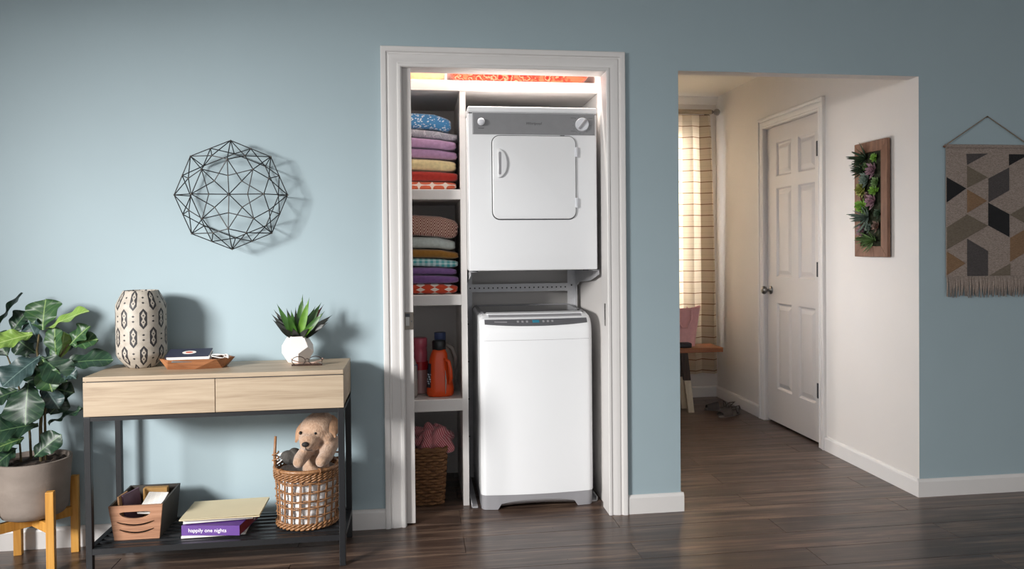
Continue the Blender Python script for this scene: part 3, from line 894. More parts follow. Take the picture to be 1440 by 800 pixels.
def patch(name, mat, x0, x1, sa, sb, off, parent=t, nu=40, nv=12, thick=0.004):
    """strip lying on the washer's skin; sa, sb may depend on x"""
    fa = sa if callable(sa) else (lambda x: sa); fb_ = sb if callable(sb) else (lambda x: sb)
    b = B()
    def top(u, v):
        x = x0 + (x1 - x0) * u; return wsurf(x, fa(x) + (fb_(x) - fa(x)) * v, off)
    def bot(u, v):
        x = x0 + (x1 - x0) * u; return wsurf(x, fa(x) + (fb_(x) - fa(x)) * v, off - thick)
    N = (nu + 1) * (nv + 1)
    b.grid(top, nu, nv); b.grid(bot, nu, nv)
    W_ = nv + 1
    for i in range(nu):
        for j in (0, nv): b.f.append((i * W_ + j, (i + 1) * W_ + j, N + (i + 1) * W_ + j, N + i * W_ + j)); b.mi.append(0)
    for j in range(nv):
        for i in (0, nu): b.f.append((i * W_ + j, i * W_ + j + 1, N + i * W_ + j + 1, N + i * W_ + j)); b.mi.append(0)
    return b.build(name, mat, parent, smooth=40)
zb_ = lambda x: s_of_z(0.8585 + 0.012 * abs(x) ** 2.2)
zt_ = s_of_z(0.889)
cpn = patch('control_panel', 'darkpanel', -0.91, 0.91, zb_, zt_, 0.0015)
sm = lambda f: (lambda x: zb_(x) + (zt_ - zb_(x)) * f)
patch('display', 'display', -0.075, 0.045, sm(0.42), sm(0.82), 0.0022, cpn, 8, 4, 0.002)
for k, xx in enumerate((-0.33, -0.25, -0.17, 0.12, 0.20, 0.28)):
    patch('button', 'applgrey', xx - 0.018, xx + 0.018, sm(0.45), sm(0.75), 0.0024, cpn, 4, 3, 0.002)
patch('panel_print', 'applgrey', -0.74, -0.52, sm(0.46), sm(0.60), 0.0018, cpn, 8, 2, 0.001)
sy = s_of_y
patch('lid_front', 'enamel', -0.94, 0.94, s_of_z(0.8905), sy(0.090), 0.003)
patch('lid_handle_recess', 'applgrey', -0.83, 0.83, sy(0.042), sy(0.070), 0.0042, nv=6, thick=0.002)
patch('lid_handle_lip', 'enamel', -0.86, 0.86, sy(0.066), sy(0.093), 0.0080, nv=6, thick=0.006)
lid = patch('lid_glass', 'lidglass', -0.90, 0.90, sy(0.098), sy(0.50), 0.0025)
for x0_, x1_ in ((-0.96, -0.90), (0.90, 0.96)): patch('lid_rail', 'applgrey', x0_, x1_, sy(0.094), sy(0.515), 0.003, lid, 4, 16)
patch('lid_back_strip', 'applgrey', -0.96, 0.96, sy(0.50), sy(0.525), 0.0055)
patch('cabinet_seam', 'applgrey', -0.97, 0.97, s_of_z(0.7935), s_of_z(0.7948), 0.0004, nv=1, thick=0.001)
# grey plinth with an arched cut-out
b = B()
hw = WW / 2 - 0.003
def arch(x):
    q = abs(x) / (hw * 0.70)
    if q < 1: return 0.013 + 0.019 * (1 - q ** 2.4) + (0.012 if q < 0.97 else 0.0)
    return 0.0015
NX = 64; vs = []
for i in range(NX + 1):
    x = -hw + 2 * hw * i / NX; xn = x / hw
    r = 0.024; d = hw - abs(x); k = 0 if d >= r else r - math.sqrt(max(0, r * r - (r - d) ** 2))
    yf = -0.020 * (1 - xn * xn) + k * 0.9 + 0.003
    ztop = 0.071
    vs += [(x, yf, ztop), (x, yf + 0.006, arch(x)), (x, yf + 0.026, arch(x)), (x, yf + 0.024, ztop)]
b.add(vs, [(i * 4 + j, i * 4 + (j + 1) % 4, (i + 1) * 4 + (j + 1) % 4, (i + 1) * 4 + j) for i in range(NX) for j in range(4)] + [(0, 1, 2, 3), (NX * 4, NX * 4 + 1, NX * 4 + 2, NX * 4 + 3)])
b.box(-hw, -hw + 0.01, 0.03, 0.54, 0.0015, 0.071).box(hw - 0.01, hw, 0.03, 0.54, 0.0015, 0.071)
b.build('plinth', 'applgrey', t, smooth=40, weld=False)
b = B(); vs = []
for i in range(NX + 1):
    x = -hw * 0.72 + 2 * hw * 0.72 * i / NX; xn = x / hw
    yf = -0.020 * (1 - xn * xn) + 0.012
    vs += [(x, yf, arch(x) + 0.002), (x, yf + 0.012, 0.012 + 0.012 * max(0, 1 - (xn / 0.72) ** 2)), (x, yf + 0.02, 0.03)]
b.add(vs, [(i * 3 + j, i * 3 + j + 1, (i + 1) * 3 + j + 1, (i + 1) * 3 + j) for i in range(NX) for j in range(2)])
b.build('plinth_apron', 'galv', t, smooth='all')
for xx in (-0.225, 0.225):
    for yy in (0.05, 0.50):
        B().lathe([(0.02, 0), (0.02, 0.012), (0.012, 0.014), (0.012, 0.072)], 16, (xx, yy, 0)).build('foot', 'black_plastic', t)

# ================================================================== CONSOLE TABLE
TX0, TX1, TYF, TYB, TT = -1.234, -0.293, -0.397, -0.072, 0.762
t = thing('console_table', 'light oak console table with two drawers and a black metal frame', 'table', ((TX0 + TX1) / 2, (TYF + TYB) / 2, 0))
tw, td = (TX1 - TX0) / 2, (TYB - TYF) / 2
B().box(-tw, tw, -td, td, 0.745, TT).build('table_top', 'oak', t, bevel=0.0015)
cb = B()
cb.box(-tw, -tw + 0.016, -td + 0.019, td, 0.614, 0.745).box(tw - 0.016, tw, -td + 0.019, td, 0.614, 0.745).box(-tw, tw, td - 0.012, td, 0.614, 0.745).box(-tw, tw, -td + 0.02, td, 0.614, 0.624)
cb.build('case', 'oak', t, weld=False)
for a, b_ in ((-tw, -0.0050), (-0.0025, tw)):
    d = B().box(a, b_, -td, -td + 0.018, 0.615, 0.7415).build('drawer', 'oak', t, bevel=0.001)
B().box(-tw + 0.01, tw - 0.01, -td + 0.006, -td + 0.02, 0.740, 0.7455).build('drawer_gap', 'groove', t)  # dark strip painted in for the shade above the drawers
lw = 0.023
for sx in (-1, 1):
    for sy in (-1, 1):
        xa = sx * (tw - lw) if sx > 0 else -tw; ya = sy * (td - lw) if sy > 0 else -td
        B().box(xa, xa + lw, ya, ya + lw, 0.0, 0.613).build('leg', 'black', t, bevel=0.0015)
fr = B().box(-tw + lw, tw - lw, -td, -td + lw, 0.598, 0.613).box(-tw + lw, tw - lw, td - lw, td, 0.598, 0.613).box(-tw, -tw + lw, -td + lw, td - lw, 0.598, 0.613).box(tw - lw, tw, -td + lw, td - lw, 0.598, 0.613)
fr.build('apron_frame', 'black', t, weld=False)
sf = B().box(-tw + lw, tw - lw, -td, -td + 0.020, 0.100, 0.122).box(-tw + lw, tw - lw, td - 0.020, td, 0.100, 0.122).box(-tw, -tw + 0.020, -td + lw, td - lw, 0.100, 0.122).box(tw - 0.020, tw, -td + lw, td - lw, 0.100, 0.122)
shf = sf.build('lower_shelf', 'black', t, weld=False)
for k in range(7):
    yy = -td + 0.038 + k * (2 * td - 0.076) / 6
    B().box(-tw + 0.018, tw - 0.018, yy - 0.009, yy + 0.009, 0.110, 0.1215).build('slat', 'black', shf)

# ---------------------------------------------------------------- vase
vm = Mat('ivory_vase_with_dark_motifs', '#cfc6ba', 0.55)
x, y, z = vm.xyz()
ang = x._o('ARCTAN2', y) * (16 / (2 * PI))
colI = (ang + 0.5).fl()
du = ang + 0.5 - colI - 0.5
dx = du * 0.0367
odd = (colI * 0.5).fr().gt(0.25)
dz = ((z - 0.052 + odd * 0.073) / 0.146).fr() * 0.146 - 0.073
a = dx.abs() / 0.0140; bq = dz.abs() / 0.041
hexa = a.lt(1.0) * ((bq + a * 0.42).lt(1.0))
zc = dz.abs() - 0.0130
dia = (dx.abs() / 0.0084 + zc.abs() / 0.0175).lt(1.0)
dot = (dx.abs() / 0.0036 + zc.abs() / 0.0036).lt(1.0)
mot = (hexa - dia).mx(0.0).mx(dot)
d2 = (dz.abs() - 0.073).abs() - 0.010
sm2 = (dx.abs() / 0.0058 + d2.abs() / 0.0044).lt(1.0)
allm = mot.mx(sm2)
body = vm.ramp(vm.noise(40, 4), [(0.3, '#a39a8e'), (0.7, '#b9b0a5')])
vm.color(vm.mix(allm, body, '#2c2a2d'))
vm.bump(vm.noise(220, 2) - allm * 0.8, 0.25, 0.0015)
MT['vase'] = vm.m
vp = [(0.020, 0.0), (0.052, 0.0), (0.056, 0.003), (0.072, 0.022), (0.088, 0.042), (0.093, 0.053), (0.0935, 0.06), (0.0935, 0.245), (0.092, 0.254), (0.080, 0.278), (0.067, 0.303), (0.064, 0.307), (0.060, 0.305), (0.058, 0.29), (0.05, 0.02), (0.001, 0.02)]
o = B().lathe(vp, 64).build('vase', 'vase', loc=(-1.107, -0.205 + 0.09, TT + 0.0006), smooth=50)
o.location.y = -0.150
tag(o, 'ivory ceramic vase with dark geometric motifs on the console table', 'vase')

# ---------------------------------------------------------------- faceted wooden tray and its contents
TRX, TRY = -0.872, -0.232
tr = thing('wooden_tray', 'faceted acacia wood tray on the console table', 'tray', (TRX, TRY, TT + 0.0005))
top = [(-0.142, -0.008), (-0.095, -0.056), (0.085, -0.060), (0.142, 0.005), (0.100, 0.058), (-0.085, 0.058)]
bot = [(-0.105, -0.030), (0.0, -0.044), (0.098, -0.022), (0.105, 0.030), (0.0, 0.044), (-0.098, 0.022)]
b = B()
HT = 0.040
vs = [(x_, y_, 0) for x_, y_ in bot] + [(x_, y_, HT) for x_, y_ in top]
k_ = 0.90
vs += [(x_ * 0.955, y_ * 0.92, HT) for x_, y_ in top] + [(x_ * 0.93, y_ * 0.90, 0.006) for x_, y_ in bot]
fs = [tuple(range(6)), tuple(range(18, 24))]
for i in range(6):
    j = (i + 1) % 6
    fs += [(i, 6 + j, 6 + i), (i, j, 6 + j)]
    fs += [(6 + i, 6 + j, 12 + j, 12 + i)]
    fs += [(12 + i, 12 + j, 18 + i), (12 + j, 18 + j, 18 + i)]
b.add(vs, fs).build('bowl', 'acacia', tr)
MT['navy'] = plain('navy_cover', '#2d2f42', 0.45, 0.08, 20)
MT['paper'] = plain('white_paper', '#e6e2dc', 0.8, 0.02, 20)
MT['phone'] = plain('dark_grey_glass', '#5c6266', 0.15, 0.04, 10)
MT['redprint'] = plain('coral_print', '#d4674f', 0.6, 0.03)
MT['cable'] = plain('white_cable_rubber', '#e9e6e2', 0.4, 0.01)
def tilted(ctr, rx, rz): return Matrix.Translation(ctr) @ Matrix.Rotation(rz, 4, 'Z') @ Matrix.Rotation(rx, 4, 'X')
nb = thing('notebook', 'dark navy notebook with an oval white label lying in the tray', 'notebook', (TRX - 0.033, TRY + 0.012, TT + 0.047), 0.03)
nb.rotation_euler = (math.radians(15), 0, 0.03)
B().box(-0.078, 0.078, -0.038, 0.038, 0.0, 0.012).build('pages', 'paper', nb)
B().box(-0.080, 0.080, -0.040, 0.040, 0.012, 0.0145).box(-0.080, 0.080, -0.040, 0.040, -0.002, 0.0).box(-0.0815, -0.079, -0.040, 0.040, -0.002, 0.0145).build('cover', 'navy', nb, weld=False)
B().lathe([(0.026, 0.0144), (0.026, 0.0150), (0.001, 0.0150)], 28).build('label', 'paper', nb).scale = (1.0, 0.62, 1)
B().lathe([(0.014, 0.0150), (0.014, 0.0155), (0.001, 0.0155)], 20).build('label_print', 'redprint', nb).scale = (1.0, 0.55, 1)
ph = B().prism(rrect(-0.058, 0.058, -0.028, 0.028, 0.008), 0, 0.008, 'XY').build('smartphone', 'phone', bevel=0.002, seg=2, loc=(TRX - 0.028, TRY - 0.027, TT + 0.030), smooth=40)
tag(ph, 'dark grey smartphone lying in front of the navy notebook', 'phone')
# white earphone cable coiled in loops
rr = random.Random(3); pts = []
for i in range(120):
    s = i / 119
    th = s * 2 * PI * 3.2
    pts.append((0.030 * math.cos(th) * (1 + 0.25 * math.sin(5 * s * PI)), 0.020 * math.sin(th), 0.009 + 0.010 * math.sin(th * 0.77 + 1) + 0.006 * s))
ec = thing('earphones', 'white earphone cable coiled in the wooden tray', 'earphones', (TRX + 0.085, TRY - 0.004, TT + 0.030))
B().tube(pts, 0.0017, 6).build('cable', 'cable', ec, smooth='all')
for dx_, dy_ in ((-0.036, -0.018), (0.034, -0.014)):
    B().sphere((dx_, dy_, 0.014), (0.006, 0.006, 0.008), 12, 8).build('earbud', 'cable', ec, smooth='all')

# ---------------------------------------------------------------- faceted planter with an agave
MT['whitestone'] = plain('matt_white_ceramic', '#e8e1dc', 0.7, 0.02, 15)
PXC, PYC = -0.500, -0.142
pp = thing('agave_planter', 'white faceted ceramic pot with a green spiky agave', 'potted plant', (PXC, PYC, TT + 0.0005))
aa = 0.0482; hh = 1.1135 * aa
rings = [(0.8507, -1.1135, 0), (1.3764, -0.2629, 0), (1.3764, 0.2629, 36), (0.8507, 1.1135, 36)]
vs = []
for r_, z_, o_ in rings:
    for k in range(5):
        th = math.radians(72 * k + o_ - 90 + 10)
        vs.append((r_ * aa * math.cos(th), r_ * aa * math.sin(th), hh + z_ * aa))
fs = [tuple(range(5))]
for k in range(5):
    k2 = (k + 1) % 5
    fs.append((k, k2, 5 + k2, 10 + k, 5 + k))
    fs.append((15 + k, 15 + k2, 10 + k2, 5 + k2, 10 + k))
ins = [(x_ * 0.86, y_ * 0.86, 2 * hh) for x_, y_, _ in vs[15:20]] + [(x_ * 0.8, y_ * 0.8, 2 * hh - 0.018) for x_, y_, _ in vs[15:20]]
vs += ins
for k in range(5):
    k2 = (k + 1) % 5
    fs += [(15 + k, 15 + k2, 20 + k2, 20 + k), (20 + k, 20 + k2, 25 + k2, 25 + k)]
fs.append((25, 26, 27, 28, 29))
B().add(vs, fs).build('pot', 'whitestone', pp, bevel=0.0012, seg=2)
def leafmat(name, c1, c2, rough=0.4, vein=None, sc=1.0):
    m = Mat(name, c1, rough, spec=0.5)
    x, y, z = m.xyz()
    n = m.noise(30 * sc, 3)
    c = m.ramp(n, [(0.3, c2), (0.7, c1)])
    if vein:
        k = y.abs().lt(0.0022 * (1 / sc))
        vn = ((x * 38.0 - y.abs() * 26.0).fr() - 0.5).abs().lt(0.055)
        c = m.mix((vn * 0.22).mx(k * 0.7), c, vein)
        m.bump(vn.mx(k) * -1.0 + n * 0.4, 0.25, 0.0012)
    m.color(c)
    m.p.inputs['Subsurface Weight'].default_value = 0.0
    return m.m
MT['agave_g'] = leafmat('agave_green', '#3a6420', '#2a4d1a')
MT['agave_l'] = leafmat('agave_light_green', '#64902c', '#4e7824')
MT['agave_d'] = leafmat('agave_dark', '#2a2c26', '#1d1f1c')
MT['agave_r'] = leafmat('agave_maroon', '#4a2526', '#2f1a1b')
MT['soil'] = plain('dark_potting_soil', '#33261d', 0.95, 0.5, 80, 1.0, 120)
B().lathe([(0.034, 2 * hh - 0.014), (0.02, 2 * hh - 0.010), (0.001, 2 * hh - 0.009)], 20, cap0=False).build('soil', 'soil', pp, smooth='all')
def agave_leaf(L, W, cup=0.35, curl=0.15):
    b = B()
    def fn(u, v):
        s = u; wd = W * (math.sin(PI * min(1, s * 0.80 + 0.20)) ** 0.8) * (1 if s < 0.5 else 1) * (1 - s ** 5)
        q = (v - 0.5) * 2
        return (L * s, q * wd / 2, cup * wd / 2 * q * q - curl * L * s * s * 0.5 + 0.002 * (1 - q * q))
    b.grid(fn, 14, 6)
    def fn2(u, v):
        x_, y_, z_ = fn(u, v); return (x_, y_, z_ - 0.003 * (1 - u) - 0.0006)
    b.grid(fn2, 14, 6)
    return b
AG = [(389, 427, 'agave_g', 0.020, -0.03), (381, 441, 'agave_d', 0.017, 0.0), (384, 434, 'agave_d', 0.017, 0.03), (383, 449, 'agave_d', 0.018, -0.02), (395, 461, 'agave_d', 0.019, -0.05),
      (415, 431, 'agave_d', 0.014, 0.05), (425, 414, 'agave_g', 0.024, -0.01), (434, 419, 'agave_l', 0.023, -0.035), (451, 425, 'agave_g', 0.026, 0.01), (455, 427, 'agave_r', 0.018, 0.05),
      (455, 438, 'agave_g', 0.021, -0.045), (467, 442, 'agave_d', 0.020, 0.02), (460, 453, 'agave_d', 0.020, -0.03), (440, 458, 'agave_l', 0.016, -0.07), (404, 440, 'agave_g', 0.020, -0.055),
      (400, 452, 'agave_d', 0.018, 0.06), (447, 447, 'agave_d', 0.018, 0.07), (420, 426, 'agave_d', 0.016, 0.06), (388, 456, 'agave_d', 0.019, 0.03), (393, 445, 'agave_d', 0.019, 0.045), (463, 448, 'agave_d', 0.019, 0.045), (452, 460, 'agave_d', 0.020, -0.02),
      (443, 430, 'agave_g', 0.020, 0.04), (402, 432, 'agave_d', 0.018, 0.05), (412, 462, 'agave_d', 0.020, -0.06), (433, 462, 'agave_d', 0.018, -0.065), (409, 436, 'agave_g', 0.020, -0.03)]
for (lx, ly, mt, wd, dy) in AG:
    tip = atY(lx, ly, PYC + dy) - Vector(pp.location)
    base = Vector((tip.x * 0.12, tip.y * 0.12, 2 * hh - 0.012))
    d = tip - base
    zax = Vector((-d.x * 0.25, -1.0, 0.25))
    agave_leaf(d.length, wd * 1.35).build('leaf', mt, pp, smooth='all').matrix_basis = frame_mat(base, d, zax)

# ---------------------------------------------------------------- spectacles
MT['horn'] = plain('dark_tortoiseshell', '#33211c', 0.25, 0.3, 60)
MT['clearpink'] = plain('pale_pink_acetate', '#c7a596', 0.25, 0.1, 40)
lg = Mat('lens_glass', (1, 1, 1), 0.02); lg.p.inputs['Transmission Weight'].default_value = 1.0; lg.p.inputs['IOR'].default_value = 1.15
MT['lens'] = lg.m
gl = thing('eyeglasses', 'dark framed eyeglasses lying folded in front of the white faceted pot', 'glasses', (-0.447, -0.262, TT + 0.0008), -0.05)
fp = []
for s in (-1, 1):
    ring = [(s * 0.033 + 0.026 * math.cos(a_), 0.0, 0.019 + 0.0175 * math.sin(a_)) for a_ in [2 * PI * k / 28 for k in range(28)]]
    B().tube(ring, 0.0017, 6, closed=True).build('rim', 'horn' , gl, smooth='all')
    B().prism([(p_[0] * 1.0, p_[2]) for p_ in ring], -0.0004, 0.0004, 'XZ').build('lens', 'lens', gl)
    B().tube([(s * 0.058, 0.001, 0.026), (s * 0.063, 0.004, 0.027), (s * 0.058, 0.012, 0.020), (s * 0.02, 0.018 + 0.006 * s, 0.008), (-s * 0.045, 0.020 + 0.006 * s, 0.006)], 0.0022, 6).build('temple', 'clearpink', gl, smooth='all')
B().tube([(-0.060, -0.002, 0.003), (0.060, -0.002, 0.003)], 0.0032, 8).build('lower_bar', 'horn', gl)
B().tube([(-0.009, 0, 0.024), (0, -0.001, 0.028), (0.009, 0, 0.024)], 0.0018, 6).build('bridge', 'horn', gl, smooth='all')

# ---------------------------------------------------------------- wooden crate with stationery on the lower shelf
SZ = 0.1222
ct = thing('wooden_crate', 'small cedar crate with a handle slot and curved slits', 'crate', (-1.081, -0.205, SZ))
MT['darkply'] = plain('dark_brown_grey_board', '#3a3530', 0.6, 0.15, 40)
bw, twd, dpt, hf, hbk = 0.0815, 0.0975, 0.112, 0.134, 0.146
# front panel: columns between the cut-outs
def colpanel(b, y0, y1, N, hole):
    for i in range(N):
        xa, xb = -1 + 2 * i / N, -1 + 2 * (i + 1) / N
        ea, eb = hole(xa), hole(xb)
        seq = [(0.0, 0.0)] + [v for pr in zip(ea, eb) for v in pr] if False else None
        la = [0.0] + ea + [hf]; lb = [0.0] + eb + [hf]
        for k in range(0, len(la), 2):
            za0, za1, zb0, zb1 = la[k], la[k + 1], lb[k], lb[k + 1]
            def P(xn, z_, yy):
                hwz = bw + (twd - bw) * z_ / hf
                return (xn * hwz, yy - 0.012 * z_ / hf, z_)
            vs = [P(xa, za0, y0), P(xb, zb0, y0), P(xb, zb1, y0), P(xa, za1, y0), P(xa, za0, y1), P(xb, zb0, y1), P(xb, zb1, y1), P(xa, za1, y1)]
            b.add(vs, [(0, 1, 2, 3), (4, 7, 6, 5), (0, 4, 5, 1), (3, 2, 6, 7)] + ([(0, 3, 7, 4)] if i == 0 else []) + ([(1, 5, 6, 2)] if i == N - 1 else []))
def hole(x):
    def slot(zc, x0, x1, th, sag):
        if x0 < x < x1:
            q = (2 * (x - x0) / (x1 - x0) - 1)
            c = zc + sag * q * q
            w_ = th * math.sqrt(max(0, 1 - q ** 4))
            return [c - w_, c + w_]
        return [zc, zc]
    s2 = slot(0.026, -0.72, 0.76, 0.0042, 0.016)
    s1 = slot(0.056, -0.78, 0.76, 0.0042, 0.016)
    if -0.62 < x < 0.56:
        q = (x + 0.03) / 0.59
        w_ = math.sqrt(max(0, 1 - q * q))
        h_ = [0.106 - 0.024 * w_, 0.106 + 0.004 * min(1, w_ * 1.5)]
    else: h_ = [0.106, 0.106]
    return s2 + s1 + h_
b = B(); colpanel(b, -dpt, -dpt + 0.009, 60, hole); b.build('front_panel', 'cedar', ct)
def slab(pts4, n_, th):
    b = B(); n_ = Vector(n_).normalized() * th
    vs = [Vector(p) for p in pts4] + [Vector(p) + n_ for p in pts4]
    return b.add(vs, [(0, 1, 2, 3), (7, 6, 5, 4), (0, 4, 5, 1), (1, 5, 6, 2), (2, 6, 7, 3), (3, 7, 4, 0)])
for s in (-1, 1):
    slab([(s * bw, -dpt + 0.009, 0), (s * bw, dpt, 0), (s * twd, dpt, hbk), (s * twd, -dpt - 0.003, hf)], (-s, 0, 0), 0.007).build('side_panel', 'darkply', ct)
slab([(-bw + 0.007, dpt - 0.008, 0), (bw - 0.007, dpt - 0.008, 0), (twd - 0.007, dpt - 0.008, hbk), (-twd + 0.007, dpt - 0.008, hbk)], (0, 1, 0), 0.008).build('back_panel', 'darkply', ct)
B().box(-bw + 0.007, bw - 0.007, -dpt + 0.009, dpt - 0.008, 0, 0.006).build('bottom_panel', 'darkply', ct)
MT['kraft'] = plain('kraft_board', '#b98e53', 0.75, 0.05, 30)
MT['tan'] = plain('tan_card', '#bd9168', 0.7, 0.05, 30)
MT['plum'] = plain('plum_cover', '#71566a', 0.5, 0.12, 40)
cl = Vector(ct.location)
o = B().box(-0.046, 0.046, -0.014, 0.014, 0, 0.142).build('kraft_box', 'kraft', loc=(cl.x + 0.018, cl.y + 0.062, SZ + 0.007), bevel=0.002)
tag(o, 'brown kraft card box standing upright in the wooden crate', 'box')
pm_ = Mat('printed_white_paper', '#e8e4de', 0.8)
x, y, z = pm_.xyz()
ln = (y * 110.0).fr().lt(0.25) * (((x * 55.0 + y * 9.0).fr()).gt(0.3)) * (x.abs().lt(0.030))
pm_.color(pm_.mix(ln * 0.35, '#e8e4de', '#8a8580'))
MT['printedpaper'] = pm_.m
o = B().box(-0.038, 0.038, -0.058, 0.058, 0, 0.008).build('paper_pad', 'printedpaper', bevel=0.001)
o.matrix_basis = Matrix.Translation((cl.x + 0.038, cl.y - 0.038, SZ + 0.112)) @ Matrix.Rotation(math.radians(24), 4, 'X') @ Matrix.Rotation(math.radians(-6), 4, 'Z')
tag(o, 'white printed paper pad leaning inside the wooden crate', 'paper pad')
o = B().box(-0.004, 0.004, -0.048, 0.048, 0, 0.150).build('notebook', 'plum', bevel=0.001)
o.matrix_basis = Matrix.Translation((cl.x - 0.034, cl.y - 0.020, SZ + 0.0105)) @ Matrix.Rotation(math.radians(-7), 4, 'Y') @ Matrix.Rotation(math.radians(-18), 4, 'Z')
tag(o, 'thin plum notebook standing upright inside the wooden crate', 'notebook')
o = B().box(-0.003, 0.003, -0.036, 0.036, 0, 0.150).build('card', 'tan', bevel=0.0006)
o.matrix_basis = Matrix.Translation((cl.x - 0.062, cl.y - 0.045, SZ + 0.008)) @ Matrix.Rotation(math.radians(-4), 4, 'Y') @ Matrix.Rotation(math.radians(-8), 4, 'Z')
tag(o, 'tan card standing at the edge of the wooden crate beside the plum notebook', 'card')

# ---------------------------------------------------------------- books and papers on the lower shelf
MT['purple'] = plain('purple_cover', '#5d3a85', 0.4, 0.06, 20)
MT['redcover'] = plain('dark_red_cover', '#7d1c20', 0.4, 0.1, 20)
MT['creamfolder'] = plain('cream_folder', '#d9ccab', 0.7, 0.02, 10)
MT['whitetext'] = plain('white_print', '#f2f0f4', 0.6, 0.0)
mg = Mat('magazine_print', '#cfc8c0', 0.4)
mg.color(mg.ramp(mg.vor(14), [(0.2, '#d8cfc6'), (0.4, '#5a4a78'), (0.55, '#e4e0dc'), (0.75, '#2f3550')])); MT['magprint'] = mg.m
BKX = -0.770
def book(name, label, cat, cxy, rz, w_, d_, z0, h, cover, pages='paper', spine='front'):
    t = thing(name, label, cat, (cxy[0], cxy[1], z0), rz)
    c = 0.0022 if h > 0.012 else 0.0008
    B().box(-w_ / 2 + 0.003, w_ / 2 - 0.003, -d_ / 2 + 0.002, d_ / 2 - 0.003, c, h - c).build('pages', pages, t)
    cv = B().box(-w_ / 2, w_ / 2, -d_ / 2, d_ / 2, 0, c).box(-w_ / 2, w_ / 2, -d_ / 2, d_ / 2, h - c, h)
    if spine == 'front': cv.box(-w_ / 2, w_ / 2, -d_ / 2, -d_ / 2 + c, c, h - c)
    cv.build('cover', cover, t, weld=False)
    return t
m1 = book('magazine', 'white edged magazine at the bottom of the book stack', 'magazine', (-0.800, -0.232), 0.03, 0.235, 0.205, SZ, 0.008, 'paper')
b1 = book('book', 'thick purple book with white lettering on its spine and dark red ends', 'book', (-0.788, -0.245), -0.16, 0.225, 0.205, SZ + 0.0085, 0.038, 'purple', 'paper')
B().box(0.1095, 0.1130, -0.100, 0.101, 0.0024, 0.0356).build('end_boards', 'redcover', b1)
B().box(0.1130, 0.1134, 0.045, 0.090, 0.008, 0.030).build('end_label', 'magprint', b1)
text('happily one nights', 'spine_lettering', 0.0205, b1, 'whitetext', (-0.012, -0.1028, 0.019))
m2 = book('magazine', 'colourful magazine between the purple book and the white notepad', 'magazine', (-0.805, -0.205), 0.09, 0.235, 0.20, SZ + 0.0475, 0.004, 'magprint')
pd_ = book('notepad', 'thick white notepad under the cream folder', 'notepad', (-0.790, -0.222), 0.085, 0.255, 0.19, SZ + 0.0520, 0.017, 'paper')
fo = thing('paper_folder', 'cream paper folder topping the stack of books', 'folder', (-0.772, -0.232, SZ + 0.0698), 0.01)
B().box(-0.148, 0.148, -0.112, 0.112, 0, 0.0022).build('back_flap', 'creamfolder', fo)
B().add([(-0.148, -0.114, 0.004), (0.148, -0.112, 0.0075), (0.148, 0.112, 0.006), (-0.148, 0.112, 0.0035), (-0.148, -0.114, 0.0052), (0.148, -0.112, 0.0087), (0.148, 0.112, 0.0072), (-0.148, 0.112, 0.0047)],
        [(0, 1, 2, 3), (4, 5, 6, 7), (0, 4, 5, 1), (1, 5, 6, 2), (2, 6, 7, 3), (3, 7, 4, 0)]).build('front_flap', 'creamfolder', fo)

# ---------------------------------------------------------------- wicker basket with plush dog
MT['wicker'] = wood('honey_wicker', '#8f6440', '#5f3d22', '#b08560', axis=2, scale=4, rough=0.5, rnd=True, bump=0.2, coat=0.15).m
MT['fleece'] = cloth('white_fleece_lining', '#dcd9d8')
MT['darkfur'] = plain('dark_grey_knit', '#4a4744', 0.95, 0.3, 60, 1.0, 200)
BC = Vector((-0.457, -0.222, SZ + 0.004))
wk = thing('wicker_basket', 'open wicker basket with white lining on the lower table shelf', 'basket', BC)
BH, RB, RT = 0.233, 0.113, 0.123
NS_ = 22
def br(z): return RB + (RT - RB) * z / BH
for k in range(NS_):
    th = 2 * PI * k / NS_
    pts = []
    for i in range(9):
        z_ = 0.004 + (BH - 0.02) * i / 8; r_ = br(z_) + 0.002
        pts.append((r_ * math.cos(th + 0.10 * i / 8), r_ * math.sin(th + 0.10 * i / 8), z_))
    for dth in (-0.022, 0.022):
        c_, s_ = math.cos(dth), math.sin(dth)
        B().tube([(x_ * c_ - y_ * s_, x_ * s_ + y_ * c_, z_) for x_, y_, z_ in pts], 0.0026, 6).build('stake', 'wicker', wk, smooth='all')
def hoop(z_, r_, wob, per, ph, rad):
    return [((r_ + wob * math.sin(per * a_ + ph)) * math.cos(a_), (r_ + wob * math.sin(per * a_ + ph)) * math.sin(a_), z_ + 0.0012 * math.sin(per * a_ * 0.5 + ph * 2)) for a_ in [2 * PI * i / 132 for i in range(132)]]
for i, z_ in enumerate((0.048, 0.083, 0.108, 0.143, 0.178)):
    B().tube(hoop(z_, br(z_) + 0.002, 0.004, NS_ / 2, i * PI, 0), 0.0026, 6, closed=True).build('weaver', 'wicker', wk, smooth='all')
    B().tube(hoop(z_ + 0.005, br(z_) + 0.002, 0.004, NS_ / 2, i * PI + PI, 0), 0.0024, 6, closed=True).build('weaver', 'wicker', wk, smooth='all')
for z_, rad in ((0.196, 0.0045), (0.206, 0.0045), (0.215, 0.0045), (0.006, 0.006), (0.017, 0.005)):
    for ph in (0, PI):
        B().tube([((br(z_) + 0.003 + 0.005 * math.cos(18 * a_ + ph)) * math.cos(a_), (br(z_) + 0.003 + 0.005 * math.cos(18 * a_ + ph)) * math.sin(a_), z_ + 0.004 * math.sin(18 * a_ + ph)) for a_ in [2 * PI * i / 180 for i in range(180)]], rad * 0.8, 6, closed=True).build('braid', 'wicker', wk, smooth='all')
